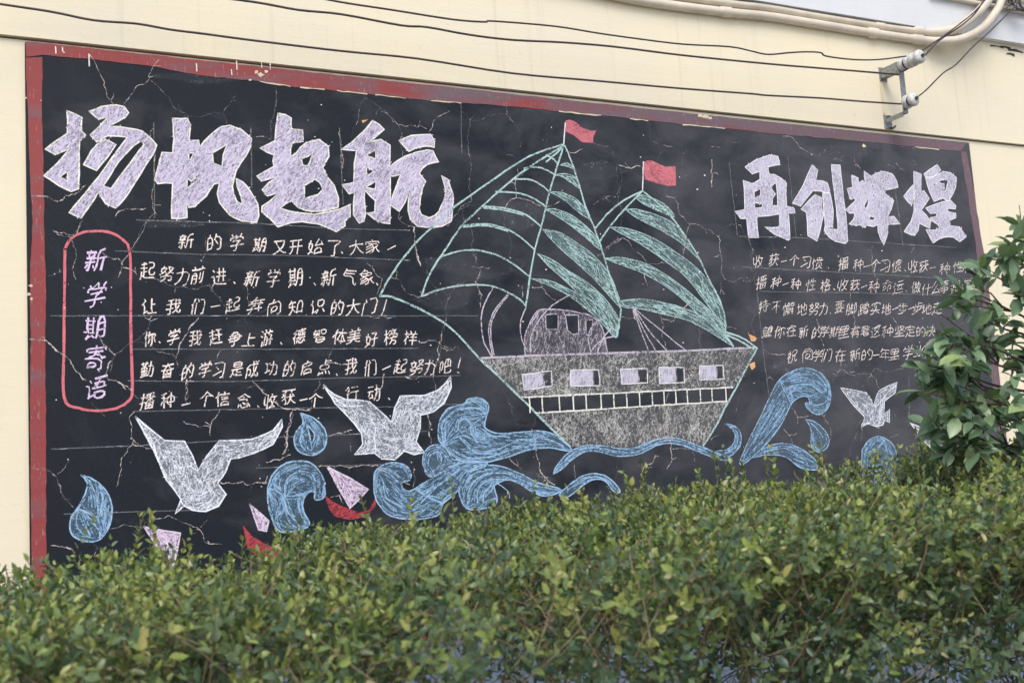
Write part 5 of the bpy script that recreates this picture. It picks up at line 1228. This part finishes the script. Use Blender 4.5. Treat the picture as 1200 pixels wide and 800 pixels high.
# thin lower foliage between the stems
thin_ = (P0[:, 2] < 1.08 + .15 * value_noise(P0, 2.5, 8)) & (nr.uniform(0, 1, NS) < .72)
P0 = P0[keep & ~thin_]
n = len(P0)
front = np.clip((-2.25 - P0[:, 1]) / .5, 0, 1)
dirs = np.stack([nr.normal(0, .55, n), nr.normal(0, .5, n) - .7 * front, nr.uniform(.25, 1.1, n)], 1)
dirs /= np.linalg.norm(dirs, axis=1, keepdims=True)
slen = nr.uniform(.05, .13, n)
# stop shoots from poking above the clipped top, but let a few do it
over = P0[:, 2] + dirs[:, 2] * slen - top_z(P0[:, 0], P0[:, 1])
tall = nr.uniform(0, 1, n) < .05
slen = np.where((over > .0) & ~tall, np.maximum(slen - over * .9, .03), slen)
slen = np.where(tall, slen + nr.uniform(.01, .075, n), slen)
dirs[tall] = dirs[tall] * [.5, .5, 1] + [0, 0, .25]
dirs /= np.linalg.norm(dirs, axis=1, keepdims=True)
lp, ld, lu, ls, lt = [], [], [], [], []
tw = MB()
for i in range(n):
    d, L_ = dirs[i], slen[i]
    side = np.cross(d, nr.normal(0, 1, 3)); side /= np.linalg.norm(side)
    s2 = np.cross(d, side)
    pairs = max(3, int(L_ / .0155))
    young = nr.random() < (.50 if over[i] > -.15 else .07)          # new growth on the clipped top; top light and lower shade also toned in
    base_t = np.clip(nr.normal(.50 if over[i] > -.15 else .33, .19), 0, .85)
    if i % 2 == 0:
        a, b2 = P0[i] - d * .07 + nr.normal(0, .012, 3), P0[i] + d * L_
        tw.tube([a, (a + b2) / 2 + nr.normal(0, .004, 3), b2], nr.uniform(.0008, .0018), 3, caps=False)
    for k in range(pairs):
        t = (k + .6) / pairs
        p = P0[i] + d * L_ * t
        ss = side if k % 2 else s2
        for sgn in (1, -1):
            if nr.random() < .12:
                continue
            v = ss * sgn * (.95 - .45 * t) + d * (.45 + .5 * t) + nr.normal(0, .16, 3)
            lp.append(p); ld.append(v); lu.append(d + nr.normal(0, .3, 3))
            ls.append((.0235 - .008 * t) * nr.uniform(.65, 1.5))
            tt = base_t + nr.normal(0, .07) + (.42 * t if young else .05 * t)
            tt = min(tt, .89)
            if nr.random() < .008:
                tt = nr.uniform(.93, 1)
            lt.append(tt)
lp, ld, lu = map(np.array, (lp, ld, lu))
ls, lt = np.array(ls), np.clip(np.array(lt), 0, 1)
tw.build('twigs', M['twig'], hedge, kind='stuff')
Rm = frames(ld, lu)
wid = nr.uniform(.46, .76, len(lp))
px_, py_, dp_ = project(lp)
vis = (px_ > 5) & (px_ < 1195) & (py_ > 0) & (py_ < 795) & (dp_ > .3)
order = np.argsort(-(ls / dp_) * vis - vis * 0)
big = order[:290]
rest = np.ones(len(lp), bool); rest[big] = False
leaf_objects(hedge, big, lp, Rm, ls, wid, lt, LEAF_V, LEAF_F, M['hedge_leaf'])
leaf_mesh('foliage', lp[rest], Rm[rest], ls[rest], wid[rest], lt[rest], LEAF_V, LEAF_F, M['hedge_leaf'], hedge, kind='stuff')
print('hedge leaves', len(lp))
# stems
for i in range(46):
    x = X0 + (X1 - X0) * (i + nr.uniform(.1, .9)) / 46
    y = nr.uniform(-2.15, -1.7)
    b_ = MB()
    p = Vector((x, y, 0))
    pts, r = [p.copy()], nr.uniform(.007, .012)
    for k in range(6):
        p = p + Vector((nr.normal(0, .025), nr.normal(0, .025), .155))
        pts.append(p.copy())
    b_.tube(pts, [r * (1 - .1 * k) for k in range(7)], 6)
    for k in range(7):
        s0 = pts[nr.integers(3, 7)]
        v = Vector((nr.normal(0, .6), nr.normal(0, .7), nr.uniform(.6, 1.1))).normalized()
        q = [s0]
        for j in range(4):
            v = (v + Vector(nr.normal(0, .18, 3))).normalized()
            q.append(q[-1] + v * nr.uniform(.06, .11))
        b_.tube(q, [r * .42, r * .34, r * .26, r * .18, r * .1], 5)
        for j in range(3):
            s1 = q[nr.integers(1, 4)]
            v2 = (v + Vector(nr.normal(0, .6, 3))).normalized()
            b_.tube([s1, s1 + v2 * .09, s1 + v2 * .17 + Vector(nr.normal(0, .015, 3))], [r * .22, r * .16, r * .08], 4, caps=False)
    b_.build('stem', M['bark'], hedge, True)

# ---- the broad-leaved evergreen leaning in from the right
tp = at_depth(1300, 640, 3.7)
tree = thing('evergreen_tree', 'broad leaved evergreen with glossy dark leaves reaching in at the right edge', 'tree', (tp.x, tp.y, 0))
tk = MB()
fork = at_depth(1285, 560, 3.7)
fork2 = at_depth(1270, 330, 3.75)
base = Vector((tp.x + .03, tp.y, 0))
tk.tube([base, base.lerp(fork, .5) + Vector((.03, .02, 0)), fork, fork.lerp(fork2, .5) + Vector((.03, 0, 0)), fork2, fork2 + Vector((0, 0, .35))], [.035, .03, .024, .019, .014, .006], 8)
tk.build('trunk', M['bark'], tree, True)
CL = [(1195, 262, 22, 14), (1168, 290, 24, 20), (1205, 305, 30, 16), (1150, 318, 20, 14), (1190, 345, 28, 18), (1118, 347, 22, 16), (1150, 372, 30, 20), (1098, 386, 22, 12), (1120, 402, 28, 16), (1175, 395, 26, 16), (1088, 428, 18, 10), (1075, 432, 12, 4), (1130, 440, 32, 24), (1210, 415, 24, 14), (1100, 462, 28, 20), (1150, 475, 32, 24), (1085, 498, 22, 12), (1108, 430, 26, 12), (1140, 395, 26, 12), (1150, 500, 30, 14), (1185, 440, 26, 12), (1195, 492, 28, 20), (1120, 510, 32, 22), (1165, 525, 34, 24), (1215, 540, 30, 22), (1240, 300, 34, 26), (1240, 380, 34, 26), (1245, 470, 34, 26), (1100, 530, 28, 14)]
LP, LD, LU, LS, LT = [], [], [], [], []
tcount = 0
for (cx, cy, rr, nl) in CL:
    dep = 3.55 + nr.uniform(-.28, .30)
    c = at_depth(cx, cy, dep)
    s0 = fork.lerp(fork2, np.clip((560 - cy - 20) / 230 * .9, .02, 1))
    b_ = MB()
    mid = s0.lerp(c, .55) + Vector(nr.normal(0, .03, 3)) + Vector((0, 0, -.03))
    main = [Vector(v) for v in smooth_path([s0, s0.lerp(mid, .5) + Vector(nr.normal(0, .012, 3)), mid, mid.lerp(c, .6) + Vector(nr.normal(0, .015, 3)), c], 3)]
    b_.tube(main, [.0058 - .0040 * i / (len(main) - 1) for i in range(len(main))], 6)
    R_ = rr / F * dep
    twigs = [(main[-4], main[-1], 1.0)]
    for k in range(max(2, nl // 5)):
        a = main[nr.integers(max(1, len(main) - 6), len(main))]
        e = c + Vector(nr.normal(0, 1, 3)).normalized() * R_ * nr.uniform(.6, 1.25)
        twigs.append((a, e, .7))
        b_.tube([a, a.lerp(e, .5) + Vector(nr.normal(0, .008, 3)), e], [.0028, .0022, .0012], 5)
    b_.build('branch', M['bark'], tree, True)
    for k in range(int(nl * 1.8)):
        a, e, _ = twigs[nr.integers(0, len(twigs))]
        t = nr.uniform(.25, 1.05)
        p = a.lerp(e, t)
        d = (e - a).normalized()
        o_ = Vector(nr.normal(0, 1, 3)); o_ = (o_ - d * o_.dot(d)).normalized()
        v = o_ * nr.uniform(.5, 1) + d * nr.uniform(.2, .8) + Vector((0, 0, nr.uniform(-.35, .25)))
        LP.append(p); LD.append(v); LU.append(Vector((nr.normal(-.2, .5), nr.normal(-.6, .5), 1)))
        LS.append(nr.uniform(.036, .086)); LT.append(np.clip(nr.normal(.45, .2), 0, .93) if nr.random() > .07 else .97)
LP, LD, LU = (np.array([tuple(v) for v in a]) for a in (LP, LD, LU))
LS, LT = np.array(LS), np.array(LT)
Rm = frames(LD, LU)
W_ = nr.uniform(.66, 1.05, len(LP))
px_, py_, dp_ = project(LP)
vis = (px_ < 1215) & (px_ > 900)
order = np.argsort(-(LS / dp_) * vis)
k = min(290, int(vis.sum()))
big = order[:k]
rest = np.ones(len(LP), bool); rest[big] = False
leaf_objects(tree, big, LP, Rm, LS, W_, LT, TREE_V, TREE_F, M['tree_leaf'])
leaf_mesh('foliage', LP[rest], Rm[rest], LS[rest], W_[rest], LT[rest], TREE_V, TREE_F, M['tree_leaf'], tree, kind='stuff')
print('tree leaves', len(LP), k)
